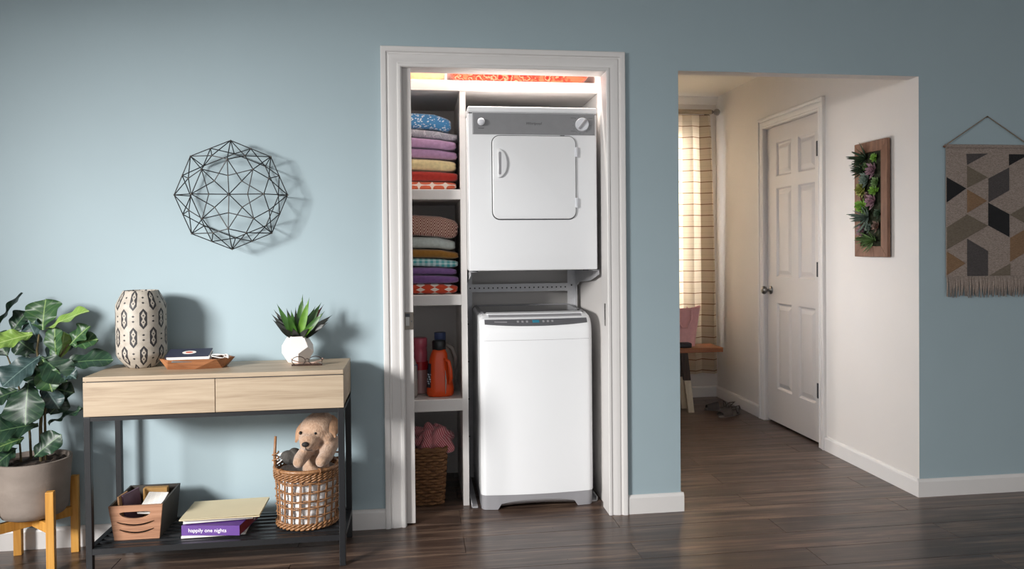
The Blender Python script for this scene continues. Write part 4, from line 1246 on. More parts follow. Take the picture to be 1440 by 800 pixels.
B().tube([((RT + 0.003) * math.cos(a_), (RT + 0.003) * math.sin(a_), BH - 0.004) for a_ in [2 * PI * i / 72 for i in range(72)]], 0.0075, 10, closed=True).build('rim', 'wicker', wk, smooth='all')
for a0 in (-2.35, -1.05, -0.2, 2.4, 1.0):
    pts = [((RT + 0.003 + 0.0095 * math.cos(q)) * math.cos(a0 + 0.03 * math.sin(q * 0.5)), (RT + 0.003 + 0.0095 * math.cos(q)) * math.sin(a0 + 0.03 * math.sin(q * 0.5)), BH - 0.004 + 0.0095 * math.sin(q)) for q in [k * 0.5 for k in range(39)]]
    B().tube(pts, 0.002, 5).build('rim_binding', 'wicker', wk, smooth='all')
B().lathe([(RB - 0.002, 0.0), (RB - 0.002, 0.006)], 40).build('base', 'wicker', wk)
for s in (-1, 1):
    B().tube([(s * 0.128, 0.012, BH - 0.02), (s * 0.129, 0.012, BH + 0.04), (s * 0.125, 0.014, BH + 0.112)], [0.0065, 0.0060, 0.0050], 10).build('handle_post', 'wicker', wk, smooth='all')
    B().tube([(s * 0.126 + 0.012 * math.cos(q), 0.012 + 0.012 * math.sin(q), BH + 0.004 + 0.0035 * q) for q in [k * 0.45 for k in range(30)]], 0.003, 6).build('handle_binding', 'wicker', wk, smooth='all')
# fleece lining: lumpy sleeve inside the stakes with a turned-over edge
b = B()
def lining(u, v):
    th = 2 * PI * u; z_ = 0.010 + (BH - 0.030) * v
    r_ = br(z_) - 0.010 + 0.005 * mnoise.noise(Vector((math.cos(th) * 5, math.sin(th) * 5, z_ * 38))) + 0.004 * mnoise.noise(Vector((math.cos(th) * 11, math.sin(th) * 11, z_ * 80)))
    return (r_ * math.cos(th), r_ * math.sin(th), z_)
b.grid(lining, 110, 40, cu=True)
b.lathe([(RB - 0.014, 0.012), (0.001, 0.012)], 40, cap0=False, cap1=False)
b.build('lining', 'fleece', wk, smooth='all')
for k, (a0, zz0, ln_) in enumerate(((3.0, BH - 0.006, 0.06), (2.7, BH + 0.004, 0.07))):
    pts = [(0.118 * math.cos(a0) + 0.020 * math.sin(q * 1.3), 0.10 * math.sin(a0) - 0.02 * math.cos(q), zz0 + 0.018 * math.sin(q * 0.9) + 0.012) for q in [i * 0.3 for i in range(16)]]
    B().tube(pts, 0.006, 7, flat=0.35).build('ribbon', 'fleece', wk, smooth='all')
o = crumple('knit_scarf', 'dark grey knit bundled in the wicker basket behind the plush dog', (BC.x - 0.058, BC.y + 0.020, SZ + 0.262), (0.044, 0.042, 0.032), 'darkfur', 2.0, 0.25, 14, 'scarf')
fu = Mat('beige_plush', '#b3927a', 1.0, sheen=0.6, spec=0.1)
nf = fu.noise(38, 5, 0.7, dist=0.6); nf2 = fu.noise(190, 3, 0.7, vec=fu.vec((1, 1, 0.35)))
fu.color(fu.ramp(nf * 0.5 + nf2 * 0.5, [(0.30, '#8c6a52'), (0.5, '#b3937b'), (0.70, '#cdb39d')]))
fu.bump(nf2 * 0.8 + nf * 0.6, 0.9, 0.006)
MT['plush'] = fu.m
MT['plushdark'] = plain('brown_plush', '#a98468', 1.0, 0.2, 60, 0.9, 220)
MT['nose'] = plain('black_felt', '#1c1717', 0.7, 0.2, 60)
MT['eye'] = plain('black_glass_bead', '#0d0b0a', 0.08, 0.05)
dg = thing('plush_dog', 'beige plush puppy leaning over the rim of the wicker basket', 'toy dog', (BC.x + 0.040, BC.y + 0.005, SZ + 0.10))
o0 = Vector(dg.location)
def W(x_, y_, z_): return Vector((x_, y_, z_)) - o0
b = B()
RX = lambda a_, ax: Matrix.Rotation(math.radians(a_), 4, ax)
b.sphere(W(-0.425, -0.200, 0.33), (0.054, 0.056, 0.085), 24, 16)                       # body
b.sphere(W(-0.398, -0.205, 0.425), (0.058, 0.050, 0.058), 24, 16)                      # chest, shoulders
b.sphere(W(-0.416, -0.232, 0.502), (0.066, 0.062, 0.060), 28, 18)                      # skull
b.sphere(W(-0.404, -0.222, 0.527), (0.056, 0.054, 0.042), 28, 18)                      # crown
b.sphere(W(-0.440, -0.276, 0.464), (0.040, 0.042, 0.033), 24, 16, m=RX(-18, 'X'))      # muzzle
b.sphere(W(-0.446, -0.298, 0.455), (0.029, 0.027, 0.024), 20, 14)
b.sphere(W(-0.430, -0.272, 0.440), (0.030, 0.032, 0.020), 20, 14)                      # jaw
for s, xa in ((-1, -0.462), (1, -0.380)):                                              # cheeks
    b.sphere(W(xa + 0.006, -0.250, 0.474), (0.031, 0.030, 0.030), 18, 12)
def limb(p0, p1, r0, r1, n=8):
    for i in range(n + 1):
        q = i / n; p = Vector(p0).lerp(Vector(p1), q); r_ = r0 + (r1 - r0) * q
        b.sphere(p, (r_, r_, r_), 16, 10)
limb(W(-0.440, -0.228, 0.43), W(-0.470, -0.305, 0.402), 0.031, 0.027)
limb(W(-0.470, -0.305, 0.402), W(-0.474, -0.332, 0.394), 0.027, 0.0235, 3)
limb(W(-0.362, -0.220, 0.44), W(-0.374, -0.300, 0.405), 0.036, 0.029)
limb(W(-0.374, -0.300, 0.405), W(-0.388, -0.334, 0.394), 0.029, 0.0235, 4)
do = b.build('body', 'plush', dg, smooth='all', weld=False)
md = do.modifiers.new('remesh', 'REMESH'); md.mode = 'VOXEL'; md.voxel_size = 0.0045; md.use_smooth_shade = True
ms = do.modifiers.new('smooth', 'SMOOTH'); ms.factor = 0.6; ms.iterations = 7
def ear(base, tip, nrm, wid):
    b = B(); L_ = (tip - base).length
    def fn(u, v):
        q = (v - 0.5) * 2; wd = wid * (math.sin(PI * min(1, 0.16 + u * 0.80)) ** 0.6) * (1 - u ** 6 * 0.9)
        return (L_ * u, q * wd / 2, 0.010 * math.sin(PI * u) + 0.006 - 0.008 * q * q)
    def f2(u, v):
        p = fn(u, v); q = (v - 0.5) * 2; return (p[0], p[1], p[2] - 0.012 * (1 - q * q) * math.sin(PI * min(1, u + 0.02)) - 0.0005)
    b.grid(fn, 14, 10); b.grid(f2, 14, 10)
    o = b.build('ear', 'plushdark', dg, smooth='all'); o.matrix_basis = frame_mat(base, tip - base, nrm)
ear(W(-0.455, -0.222, 0.535), W(-0.496, -0.250, 0.452), (-0.8, -0.6, 0.25), 0.060)
ear(W(-0.366, -0.225, 0.550), W(-0.342, -0.262, 0.468), (0.62, -0.75, 0.25), 0.066)
B().sphere(W(-0.4495, -0.3220, 0.4600), (0.0140, 0.009, 0.0105), 18, 12).build('nose', 'nose', dg, smooth='all')
for xa, ya, za in ((-0.4745, -0.2710, 0.495), (-0.4145, -0.2895, 0.4955)):
    B().sphere(W(xa, ya, za), 0.0070, 16, 10).build('eye', 'eye', dg, smooth='all')
B().tube([W(-0.4490, -0.3235, 0.450), W(-0.448, -0.3215, 0.440), W(-0.440, -0.3150, 0.434), W(-0.425, -0.304, 0.432)], 0.0012, 5).build('mouth', 'nose', dg, smooth='all')

# ================================================================== FIDDLE-LEAF FIG ON ITS STAND
FCX, FCY = -1.512, -0.170
MT['stonepot'] = (lambda: None)
sp = Mat('taupe_concrete', '#8d8178', 0.75)
sp.color(sp.ramp(sp.noise(9, 5, 0.6, vec=sp.vec((1, 1, 1.6))), [(0.3, '#83786f'), (0.55, '#8d8178'), (0.75, '#968a80')])); sp.bump(sp.noise(90, 4), 0.3, 0.002)
MT['stonepot'] = sp.m
stn = thing('plant_stand', 'honey pine plant stand with four square legs', 'stand', (FCX, FCY, 0))
LR = 0.1085
for sx in (-1, 1):
    for sy in (-1, 1):
        B().box(-0.0145, 0.0145, -0.0145, 0.0145, 0, 0.312, m=Matrix.Translation((sx * LR, sy * LR, 0)) @ Matrix.Rotation(math.radians(8), 4, 'Z')).build('leg', 'pine', stn, bevel=0.002)
for s in (-1, 1):
    d = Vector((LR, s * LR, 0)); ln_ = d.length - 0.016
    mm = Matrix.Rotation(math.atan2(d.y, d.x), 4, 'Z')
    z0_, z1_ = (0.152, 0.190)
    if s > 0:
        B().box(-ln_, ln_, -0.012, 0.012, z0_, z1_, m=mm).build('cross_bar', 'pine', stn, bevel=0.0015)
    else:
        for q in (-1, 1):
            B().box(0.0125 if q > 0 else -ln_, ln_ if q > 0 else -0.0125, -0.012, 0.012, z0_, z1_, m=mm).build('cross_bar', 'pine', stn, bevel=0.0015)
PZ = 0.1915
fg = thing('potted_fig', 'fiddle-leaf fig in a taupe concrete pot on the pine stand', 'potted plant', (FCX, FCY, PZ))
PH, PR = 0.226, 0.137
PR0 = 0.1235
prof_ = [(0.001, 0), (0.085, 0.0), (0.108, 0.010), (0.120, 0.030), (PR0, 0.055), (0.128, 0.130), (PR, PH), (PR - 0.010, PH), (PR - 0.014, PH - 0.03), (0.10, PH - 0.034), (0.001, PH - 0.034)]
B().lathe(prof_, 56, cap0=False, cap1=False).build('pot', 'stonepot', fg, smooth=40)
b = B()
def soilf(u, v):
    th = 2 * PI * u; r_ = (PR - 0.0145) * v
    return (r_ * math.cos(th), r_ * math.sin(th), PH - 0.020 + 0.012 * mnoise.noise(Vector((r_ * math.cos(th) * 45, r_ * math.sin(th) * 45, 1))) + 0.012 * (1 - v))
b.grid(soilf, 48, 14, cu=True); b.build('soil', 'soil', fg, smooth=20)
MT['bark'] = plain('green_brown_bark', '#5d5236', 0.8, 0.25, 60, 0.4, 90)
fo_ = Vector(fg.location)
def FP(x_, y_, dy): return atY(x_, y_, FCY + dy) - fo_
stems = [([(58, 645, 0.0), (57, 600, 0.0), (60, 560, 0.01), (56, 520, 0.0), (52, 492, 0.0), (55, 470, 0.0)], 0.0075),
         ([(44, 645, 0.02), (42, 610, 0.03), (36, 575, 0.04), (22, 530, 0.05), (6, 490, 0.05)], 0.0055),
         ([(64, 640, 0.01), (63, 580, 0.01), (70, 540, 0.0), (82, 505, -0.01), (96, 484, -0.01)], 0.0055),
         ([(30, 645, -0.02), (28, 625, -0.02), (20, 590, -0.03), (10, 560, -0.03)], 0.0045)]
for pts, r_ in stems:
    P = [FP(*p) for p in pts]
    P[0].z = PH - 0.035; P[0].x = max(-0.1, min(0.1, P[0].x))
    B().tube(P, [r_ * (1 - 0.5 * i / (len(P) - 1)) for i in range(len(P))], 8).build('stem', 'bark', fg, smooth='all')
MT['fig_dark'] = leafmat('fig_leaf_dark', '#24402d', '#182c20', 0.42, '#5d7a52')
MT['fig_mid'] = leafmat('fig_leaf_mid', '#3a5c35', '#28452b', 0.42, '#86a05f')
MT['fig_light'] = leafmat('fig_leaf_light', '#84a24c', '#67883b', 0.38, '#b9cf86')
MT['fig_blue'] = leafmat('fig_leaf_bluish', '#3c5151', '#2a3c3a', 0.42, '#6f8680')
def fig_leaf(L, W, seed, wave=0.010, curl=0.25):
    rnd = random.Random(seed); ph = rnd.random() * 6
    b = B()
    def fn(u, v, o_=0.0):
        q = (v - 0.5) * 2
        # obovate, waisted fiddle outline
        wd = (0.10 + 0.55 * smoothstep(0.0, 0.28, u) - 0.02 * math.exp(-((u - 0.40) / 0.10) ** 2) + 0.36 * smoothstep(0.25, 0.66, u)) * math.sqrt(max(0.0, 1 - smoothstep(0.66, 1.0, u) ** 2.0)) if u < 0.999 else 0.03
        wd *= W / 2 / 0.98
        wv = wave * math.sin(u * 15 + ph + (1.3 if q > 0 else 0)) * abs(q) ** 1.5
        vein = 0.0022 * math.cos(u * 40 - abs(q) * 7) * abs(q) * (1 - abs(q) ** 3)
        zc_ = 0.20 * wd * abs(q) ** 1.3 + wv + vein - curl * L * (u - 0.15) ** 2 * 0.7
        return (L * u, q * wd, zc_ - o_)
    b.grid(fn, 30, 16)
    b.grid(lambda u, v: fn(u, v, 0.0009), 30, 16)
    return b
LEAVES = [  # base px, dy ; tip px, dy ; width px ; material ; facing vector
    ((-2, 458), .02, (26, 412), .05, 24, 'fig_dark', (-0.86, -0.16, 0.5)),
    ((16, 468), .04, (36, 438), .06, 27, 'fig_dark', (-0.4, -1, 0.1)),
    ((60, 464), 0.0, (62, 422), .04, 44, 'fig_mid', (-0.15, -1, 0.15)),
    ((66, 462), -.02, (118, 434), -.05, 24, 'fig_light', (-0.35, -0.45, 0.75)),
    ((46, 470), -.01, (-10, 482), -.08, 30, 'fig_light', (0.1, -0.65, 0.8)),
    ((56, 482), 0.02, (38, 452), .03, 32, 'fig_blue', (-0.5, -1, 0.2)),
    ((80, 507), -.02, (74, 461), -.02, 25, 'fig_mid', (-0.35, -1, 0.0)),
    ((84, 505), -.01, (91, 468), .01, 20, 'fig_light', (0.6, -0.9, 0.1)),
    ((97, 486), -.01, (122, 459), -.02, 24, 'fig_mid', (-0.4, -0.8, 0.35)),
    ((100, 485), -.01, (134, 476), -.02, 22, 'fig_mid', (0.1, -0.8, 0.6)),
    ((86, 512), -.01, (153, 502), -.03, 30, 'fig_dark', (0.1, -0.62, 0.8)),
    ((58, 500), -.02, (4, 538), -.12, 40, 'fig_blue', (-0.15, -0.75, 0.65)),
    ((58, 501), -.03, (92, 532), -.07, 36, 'fig_dark', (0.45, -0.85, 0.35)),
    ((82, 518), -.03, (105, 530), -.06, 17, 'fig_blue', (0.3, -0.8, 0.5)),
    ((76, 546), .01, (101, 552), 0.0, 24, 'fig_dark', (0.2, -0.9, 0.2)),
    ((26, 548), .0, (-12, 562), -.04, 24, 'fig_dark', (-0.2, -0.8, 0.5)),
    ((40, 538), -.04, (33, 594), -.10, 48, 'fig_dark', (-0.10, -0.95, 0.25)),
    ((54, 596), -.04, (-12, 606), -.13, 38, 'fig_dark', (-0.1, -0.75, 0.65)),
    ((34, 616), -.03, (-10, 630), -.09, 22, 'fig_mid', (0.0, -0.7, 0.7)),
    ((48, 642), -.05, (82, 612), -.05, 29, 'fig_dark', (-0.35, -0.9, 0.2)),
    ((68, 596), .0, (113, 573), .0, 14, 'fig_dark', (-0.6, -0.35, 0.7)),
    ((70, 582), .01, (91, 560), .0, 24, 'fig_dark', (0.4, -0.9, 0.1)),
    ((24, 630), -.04, (-12, 656), -.10, 28, 'fig_dark', (-0.2, -0.8, 0.5)),
    ((50, 496), .02, (24, 478), .05, 30, 'fig_dark', (-0.3, -0.9, 0.3)),
    ((54, 520), .02, (18, 512), .05, 30, 'fig_dark', (-0.2, -0.8, 0.5)),
    ((62, 545), .02, (50, 515), .04, 34, 'fig_dark', (0.1, -1, 0.1)),
    ((60, 560), .02, (78, 540), .03, 26, 'fig_dark', (0.3, -1, 0.2)),
    ((42, 590), .03, (62, 560), .05, 30, 'fig_dark', (0.2, -1, 0.2)),
    ((60, 540), -.03, (82, 572), -.05, 22, 'fig_blue', (0.4, -0.9, 0.2)),
    ((66, 505), .03, (96, 470), .06, 28, 'fig_blue', (0.3, -1, 0.1)),
    ((10, 500), .04, (-8, 470), .06, 34, 'fig_dark', (-0.2, -1, 0.2)),
    ((60, 505), -.04, (72, 548), -.08, 28, 'fig_mid', (0.3, -0.95, 0.3)),
]
for i, (bp_, bdy, tp_, tdy, wpx, mt, nz_) in enumerate(LEAVES):
    p0, p1 = FP(bp_[0], bp_[1], bdy), FP(tp_[0], tp_[1], tdy)
    d = p1 - p0
    fig_leaf(d.length * 1.05, wpx / 362 * 1.18, i, 0.006 + 0.004 * (i % 3) / 2, 0.18).build('leaf', mt, fg, smooth='all').matrix_basis = frame_mat(p0, d, nz_)

# ================================================================== WIRE WALL SCULPTURE
WC = atY(325, 274, -0.09)
ws = thing('wire_wall_sculpture', 'black wire geodesic sculpture hanging on the blue wall above the console table', 'wall decor', (WC.x, 0, WC.z))
def ringp(r_, yy, off=0.0, n=8):
    return [Vector((r_ * math.sin(2 * PI * (k + off) / n), yy, r_ * math.cos(2 * PI * (k + off) / n))) for k in range(n)]
Mr, Or_, Pr, Qr = ringp(0.178, -0.022), ringp(0.226, -0.085), ringp(0.142, -0.150), ringp(0.076, -0.140)
Sr, Tr = ringp(0.2088, -0.085, 0.5), ringp(0.171, -0.126, 0.5)
Cc = Vector((0, -0.128, 0))
ed = []
for k in range(8):
    k1, km = (k + 1) % 8, (k - 1) % 8
    ed += [(Or_[k], Sr[k]), (Sr[k], Or_[k1]), (Mr[k], Mr[k1]), (Or_[k], Mr[k]), (Sr[k], Mr[k]), (Sr[k], Mr[k1]), (Or_[k], Pr[k]), (Or_[k], Tr[k]), (Or_[k1], Tr[k]), (Tr[k], Pr[k]), (Tr[k], Pr[k1]), (Sr[k], Tr[k]),
           (Pr[k], Qr[k]), (Qr[k], Cc), (Qr[k], Pr[k1]), (Qr[k], Pr[km])]
rod_mesh = B().lathe([(0.0021, 0), (0.0021, 1)], 7).mesh('rod', 'wire', smooth=True)
for a_, b_ in ed:
    d = b_ - a_
    m = frame_mat(a_, d, d.orthogonal())
    # unit rod runs along local Z: rotate so that Z follows the edge
    rot = d.to_track_quat('Z', 'Y').to_matrix().to_4x4()
    inst(rod_mesh, 'rod', ws, Matrix.Translation(a_) @ rot @ Matrix.Diagonal((1, 1, d.length, 1)))
joint_mesh = B().sphere((0, 0, 0), 0.0034, 10, 6).mesh('joint', 'bronze', smooth='all')
for p in Mr + Or_ + Pr + Qr + Sr + Tr + [Cc]: inst(joint_mesh, 'joint', ws, Matrix.Translation(p))
for k in (0, 3, 5): B().tube([Mr[k] + Vector((0, 0.0, 0)), Mr[k] + Vector((0, 0.0215, 0))], 0.002, 6).build('wall_pin', 'wire', ws)

# ================================================================== WOVEN TAPESTRY
TPX0, TPZ1, TPW, TPH = 2.532, 1.700, 0.446, 0.637
wm_ = lambda nm, c1, c2: (lambda m: (m.color(m.ramp(m.noise(5, 4, 0.7, vec=m.vec((22, 22, 95))), [(0.36, c2), (0.62, c1)])), m.bump(m.noise(6, 3, 0.7, vec=m.vec((60, 60, 150))), 0.8, 0.003), m.m)[2])(Mat(nm, c1, 0.95, sheen=0.2, spec=0.15))
MT['w_beige'] = wm_('beige_wool_weave', '#b0a096', '#7f7168')
MT['w_black'] = wm_('black_wool', '#201f22', '#141416')
MT['w_grey'] = wm_('charcoal_brown_wool', '#56504f', '#443f3f')
MT['w_olive'] = wm_('olive_brown_wool', '#7d7162', '#665b4e')
MT['w_tan'] = wm_('tan_wool', '#937458', '#7a5e45')
MT['rope'] = plain('jute_cord', '#857563', 0.9, 0.2, 120, 0.5, 300)
tp = thing('woven_tapestry', 'woven wool wall hanging with beige, black and tan shapes and a fringe', 'wall hanging', (TPX0, 0, TPZ1))
B().box(0, TPW, -0.012, -0.006, -TPH, 0.0).build('cloth', 'w_beige', tp)
B().tube([(-0.006, -0.011, -0.002), (TPW + 0.006, -0.011, -0.002)], 0.0095, 12).build('top_roll', 'w_beige', tp, smooth=50)
B().tube([(-0.014, -0.011, -0.004), (TPW + 0.014, -0.011, -0.004)], 0.005, 10).build('rod', 'barn', tp)
B().tube([(-0.004, -0.012, 0.002), (TPW / 2, -0.006, 0.146), (TPW + 0.004, -0.012, 0.002)], 0.0026, 8).build('hanging_cord', 'rope', tp)
B().lathe([(0.004, -0.010), (0.004, 0)], 10, (TPW / 2, 0, 0.143), axis='Y').build('nail', 'bronze', tp)
SHP = [('w_grey', [(109, 168), (204, 166), (112, 214)]), ('w_olive', [(112, 218), (203, 266), (112, 310)]), ('w_black', [(22, 266), (108, 312), (22, 370)]),
       ('w_tan', [(112, 316), (200, 364), (112, 414)]), ('w_grey', [(206, 270), (297, 224), (297, 320), (206, 370)]), ('w_black', [(297, 168), (388, 168), (297, 216)]),
       ('w_black', [(205, 372), (298, 420), (298, 516), (205, 467)]), ('w_olive', [(22, 474), (112, 420), (203, 468), (22, 566)]), ('w_grey', [(112, 522), (203, 574), (203, 678), (112, 678)]),
       ('w_tan', [(22, 574), (105, 624), (22, 672)]), ('w_tan', [(302, 520), (388, 474), (388, 572), (302, 620)]), ('w_olive', [(208, 678), (302, 627), (302, 678)]), ('w_olive', [(300, 422), (388, 374), (388, 468)])]
for mt, poly in SHP:
    P = [(min(TPW - 0.001, max(0.001, (x_ - 22) * 0.001217)), max(-TPH + 0.001, -(y_ - 135) * 0.001165)) for x_, y_ in poly]
    B().prism(P, -0.0145, -0.011, 'XZ').build('woven_shape', mt, tp, bevel=0.0006, seg=1)
b = B(); rr = random.Random(9)
for k in range(66):
    x_ = 0.003 + (TPW - 0.006) * k / 65
    dx_ = rr.uniform(-0.007, 0.007); ln_ = rr.uniform(0.088, 0.102)
    b.tube([(x_, -0.010, -TPH + 0.006), (x_ + dx_ * 0.3, -0.014 + rr.uniform(-0.003, 0.003), -TPH - ln_ * 0.4), (x_ + dx_, -0.012 + rr.uniform(-0.006, 0.003), -TPH - ln_)], [0.0034, 0.0042, 0.0020], 5)
fo2 = b.build('fringe', 'w_beige', tp, smooth='all'); fo2['kind'] = 'stuff'

# ================================================================== SUCCULENT WALL PLANTER IN THE HALL
def atXp(x_, y_, Xp):
    d = FWD + RGT * ((x_ - PPX) / FPX) - UPV * ((y_ - PPY) / FPX)
    return CAM + d * ((Xp - CAM.x) / d.x)
ay0, ay1, az0, az1 = 0.215, 0.518, 1.160, 1.769
ar = thing('succulent_planter', 'wooden box frame of mixed succulents hanging on the hall wall', 'wall planter', (HX, (ay0 + ay1) / 2, (az0 + az1) / 2))
hy_, hz_ = (ay1 - ay0) / 2, (az1 - az0) / 2
fwid, fd = 0.056, 0.030
for s in (-1, 1):
    B().prism([(s * hy_, -hz_), (s * hy_, hz_), (s * (hy_ - fwid), hz_ - fwid), (s * (hy_ - fwid), -hz_ + fwid)], -fd, -fd + 0.018, 'YZ').build('frame_side', 'barn', ar, bevel=0.001, seg=1)
    B().prism([(-hy_, s * hz_), (hy_, s * hz_), (hy_ - fwid, s * (hz_ - fwid)), (-hy_ + fwid, s * (hz_ - fwid))], -fd, -fd + 0.018, 'YZ').build('frame_end', 'barn', ar, bevel=0.001, seg=1)
bx_ = B()
bx_.box(-fd + 0.018, -0.001, -hy_ + 0.032, -hy_ + 0.040, -hz_ + 0.032, hz_ - 0.032).box(-fd + 0.018, -0.001, hy_ - 0.040, hy_ - 0.032, -hz_ + 0.032, hz_ - 0.032)
bx_.box(-fd + 0.018, -0.001, -hy_ + 0.032, hy_ - 0.032, hz_ - 0.040, hz_ - 0.032).box(-fd + 0.018, -0.001, -hy_ + 0.032, hy_ - 0.032, -hz_ + 0.032, -hz_ + 0.040)
bx_.build('box', 'barn', ar, weld=False)
b = B()
def mossf(u, v):
    y_ = -hy_ + 0.03 + (2 * hy_ - 0.06) * u; z_ = -hz_ + 0.03 + (2 * hz_ - 0.06) * v
    return (-fd + 0.020 - 0.010 * abs(mnoise.noise(Vector((y_ * 40, z_ * 40, 2)))), y_, z_)
MT['moss'] = plain('dark_moss', '#2f3320', 0.95, 0.5, 70, 1.0, 150)
b.grid(mossf, 24, 48); b.build('moss', 'moss', ar, smooth='all')
def sleaf(L, W, T=0.25, curl=0.3):
    b = B()
    def fn(u, v):
        wd = W / 2 * math.sin(PI * (0.10 + 0.88 * u ** 0.8)) ** 0.75
        th = 2 * PI * v
        return (L * u, wd * math.cos(th), wd * T * math.sin(th) + curl * L * u * u)
    b.grid(fn, 8, 8, cv=True)
    return b
SUC = {}
def smat(nm, c1, c2):
    m = Mat(nm, c1, 0.55); m.color(m.ramp(m.noise(70, 2), [(0.35, c2), (0.65, c1)])); return m.m
MT['s_green'] = smat('succulent_green', '#5f7a45', '#43602f'); MT['s_bright'] = smat('succulent_bright_green', '#7da53f', '#5a8a2c')
MT['s_pink'] = smat('succulent_dusky_pink', '#94707a', '#735763'); MT['s_grey'] = smat('succulent_grey_green', '#6f7f72', '#4f6058')
MT['s_yellow'] = smat('succulent_yellow_green', '#8f9144', '#6f7530'); MT['s_dark'] = smat('succulent_dark_green', '#33492f', '#243623'); MT['s_brown'] = smat('succulent_brown', '#6d5347', '#4c3a31')
def succ(px_, py_, R, kind, mt, out=0.0):
    P = atXp(px_, py_, HX - fd - 0.004) - Vector(ar.location)
    P.x = -fd + 0.010 - out; R *= 1.22; P.y = min(P.y, hy_ - fwid - 0.012)
    b = B(); rnd = random.Random(int(px_ * 7 + py_))
    if kind == 'ros': n, lw_, layers = 26, 0.52, 1
    elif kind == 'spk': n, lw_, layers = 24, 0.16, 1
    elif kind == 'ball': n, lw_, layers = 40, 0.45, 1
    for i in range(n):
        a_ = i * 2.39996 + rnd.uniform(-0.1, 0.1)
        q = i / n
        if kind == 'ros': el, L_ = math.radians(8 + 72 * (1 - q) ** 1.0 if False else 10 + 70 * q), R * (1 - 0.62 * q)
        elif kind == 'spk': el, L_ = math.radians(rnd.uniform(10, 75)), R * rnd.uniform(0.8, 1.1)
        else: el, L_ = math.radians(rnd.uniform(0, 85)), R * rnd.uniform(0.75, 0.95)
        d = Vector((-math.sin(el), math.cos(el) * math.cos(a_), math.cos(el) * math.sin(a_)))
        m = frame_mat(P, d, Vector((-math.cos(el), -math.sin(el) * math.cos(a_), -math.sin(el) * math.sin(a_))))
        lf = sleaf(L_, R * lw_ * (1 - 0.3 * q if kind == 'ros' else 1), 0.3, 0.22 if kind != 'ball' else 0.05)
        b.add([m @ Vector(v_) for v_ in lf.v], lf.f)
    return b.build('succulent', mt, ar, smooth='all', weld=False)
for a_ in [(1214, 223, 0.075, 'spk', 's_dark'), (1227.5, 221.5, 0.026, 'ball', 's_bright'), (1225.5, 239, 0.046, 'ros', 's_pink'), (1206, 240, 0.060, 'spk', 's_dark'), (1216, 252, 0.046, 'ros', 's_grey'),
           (1230, 256, 0.034, 'ros', 's_green'), (1208, 267, 0.042, 'ball', 's_yellow'), (1228, 268, 0.034, 'ball', 's_bright'), (1225, 283, 0.046, 'ros', 's_pink'), (1209, 290, 0.042, 'ball', 's_bright'),
           (1216, 306, 0.080, 'spk', 's_grey'), (1231, 318, 0.034, 'ros', 's_brown'), (1220, 320, 0.030, 'ros', 's_grey'), (1208, 325, 0.038, 'ros', 's_pink'), (1225, 338, 0.062, 'spk', 's_green'), (1214, 336, 0.045, 'spk', 's_green'),
           (1217, 235, 0.030, 'ros', 's_green'), (1218, 275, 0.026, 'ros', 's_brown'), (1216, 296, 0.028, 'ball', 's_green'), (1233, 300, 0.030, 'ros', 's_dark')]:
    succ(*a_)

# ================================================================== HALL: curtain, bench, bag, sandals
cu = Mat('plaid_linen', '#d9cdbb', 0.9, spec=0.1)
x, y, z = cu.xyz()
hl = ((z - 0.02) / 0.088).fr().lt(0.075)
hl2 = ((z - 0.06) / 0.088).fr().lt(0.03) * 0.25
vl = (cu.xyz('UV')[0] * 15.0).fr().lt(0.035) * 0.4
cc_ = cu.mix(hl.mx(hl2), '#cdbfaa', '#7d6049')
cu.color(cc_)
tr_ = cu.n('ShaderNodeBsdfTranslucent'); cu.l(cc_, tr_.inputs['Color'])
mx_ = cu.n('ShaderNodeMixShader'); mx_.inputs[0].default_value = 0.5
out_ = [n for n in cu.nt.nodes if n.type == 'OUTPUT_MATERIAL'][0]
cu.l(cu.p.outputs[0], mx_.inputs[1]); cu.l(tr_.outputs[0], mx_.inputs[2]); cu.l(mx_.outputs[0], out_.inputs['Surface'])
MT['curtain'] = cu.m
CY = 2.50
ctn = thing('curtain', 'cream plaid curtain hanging in front of the hall window', 'curtain', (2.33, CY, 0.21))
b = B()
CH = 2.285 - 0.21
def cf(u, v):
    z_ = (CH - 0.027) * v
    w_ = 1.22 + 0.05 * (1 - v)
    x_ = -w_ + w_ * u + (0.045 * (1 - v) ** 0.8 - 0.028)
    g_ = 1 - 0.25 * v
    ph = u * 2 * PI * 9 + 0.5 * math.sin(v * 3 + u * 9)
    am = (0.042 + 0.014 * math.sin(u * 13)) * g_ * (0.35 + 0.65 * (1 - smoothstep(0.93, 1.0, v)))
    return (x_ + 0.008 * math.sin(ph * 2), am * math.sin(ph), z_)
b.grid(cf, 240, 50)
cuo = b.build('cloth', 'curtain', ctn, smooth='all', weld=False)
uv = cuo.data.uv_layers.new(name='UVMap')
for lp in cuo.data.loops:
    co = cuo.data.vertices[lp.vertex_index].co; uv.data[lp.index].uv = (co.x / 1.25 + 1, co.z / CH)
B().tube([(-1.26, 0, CH - 0.002), (-0.022, 0, CH - 0.002)], 0.019, 10, cap=False).build('rod_pocket', 'curtain', ctn, smooth=50)
rd = thing('curtain_rod', 'bronze curtain rod with a round finial above the hall window', 'curtain rod', (2.31, CY, 2.283))
B().tube([(-1.35, 0, 0), (0.006, 0, 0)], 0.009, 12).build('rod', 'bronze', rd, smooth=50)
B().lathe([(0.009, 0), (0.014, 0.004), (0.014, 0.010), (0.008, 0.014), (0.008, 0.020), (0.016, 0.024), (0.025, 0.034), (0.028, 0.046), (0.025, 0.058), (0.014, 0.068), (0.001, 0.071)], 24, axis='X').build('finial', 'nickel', rd, smooth='all')
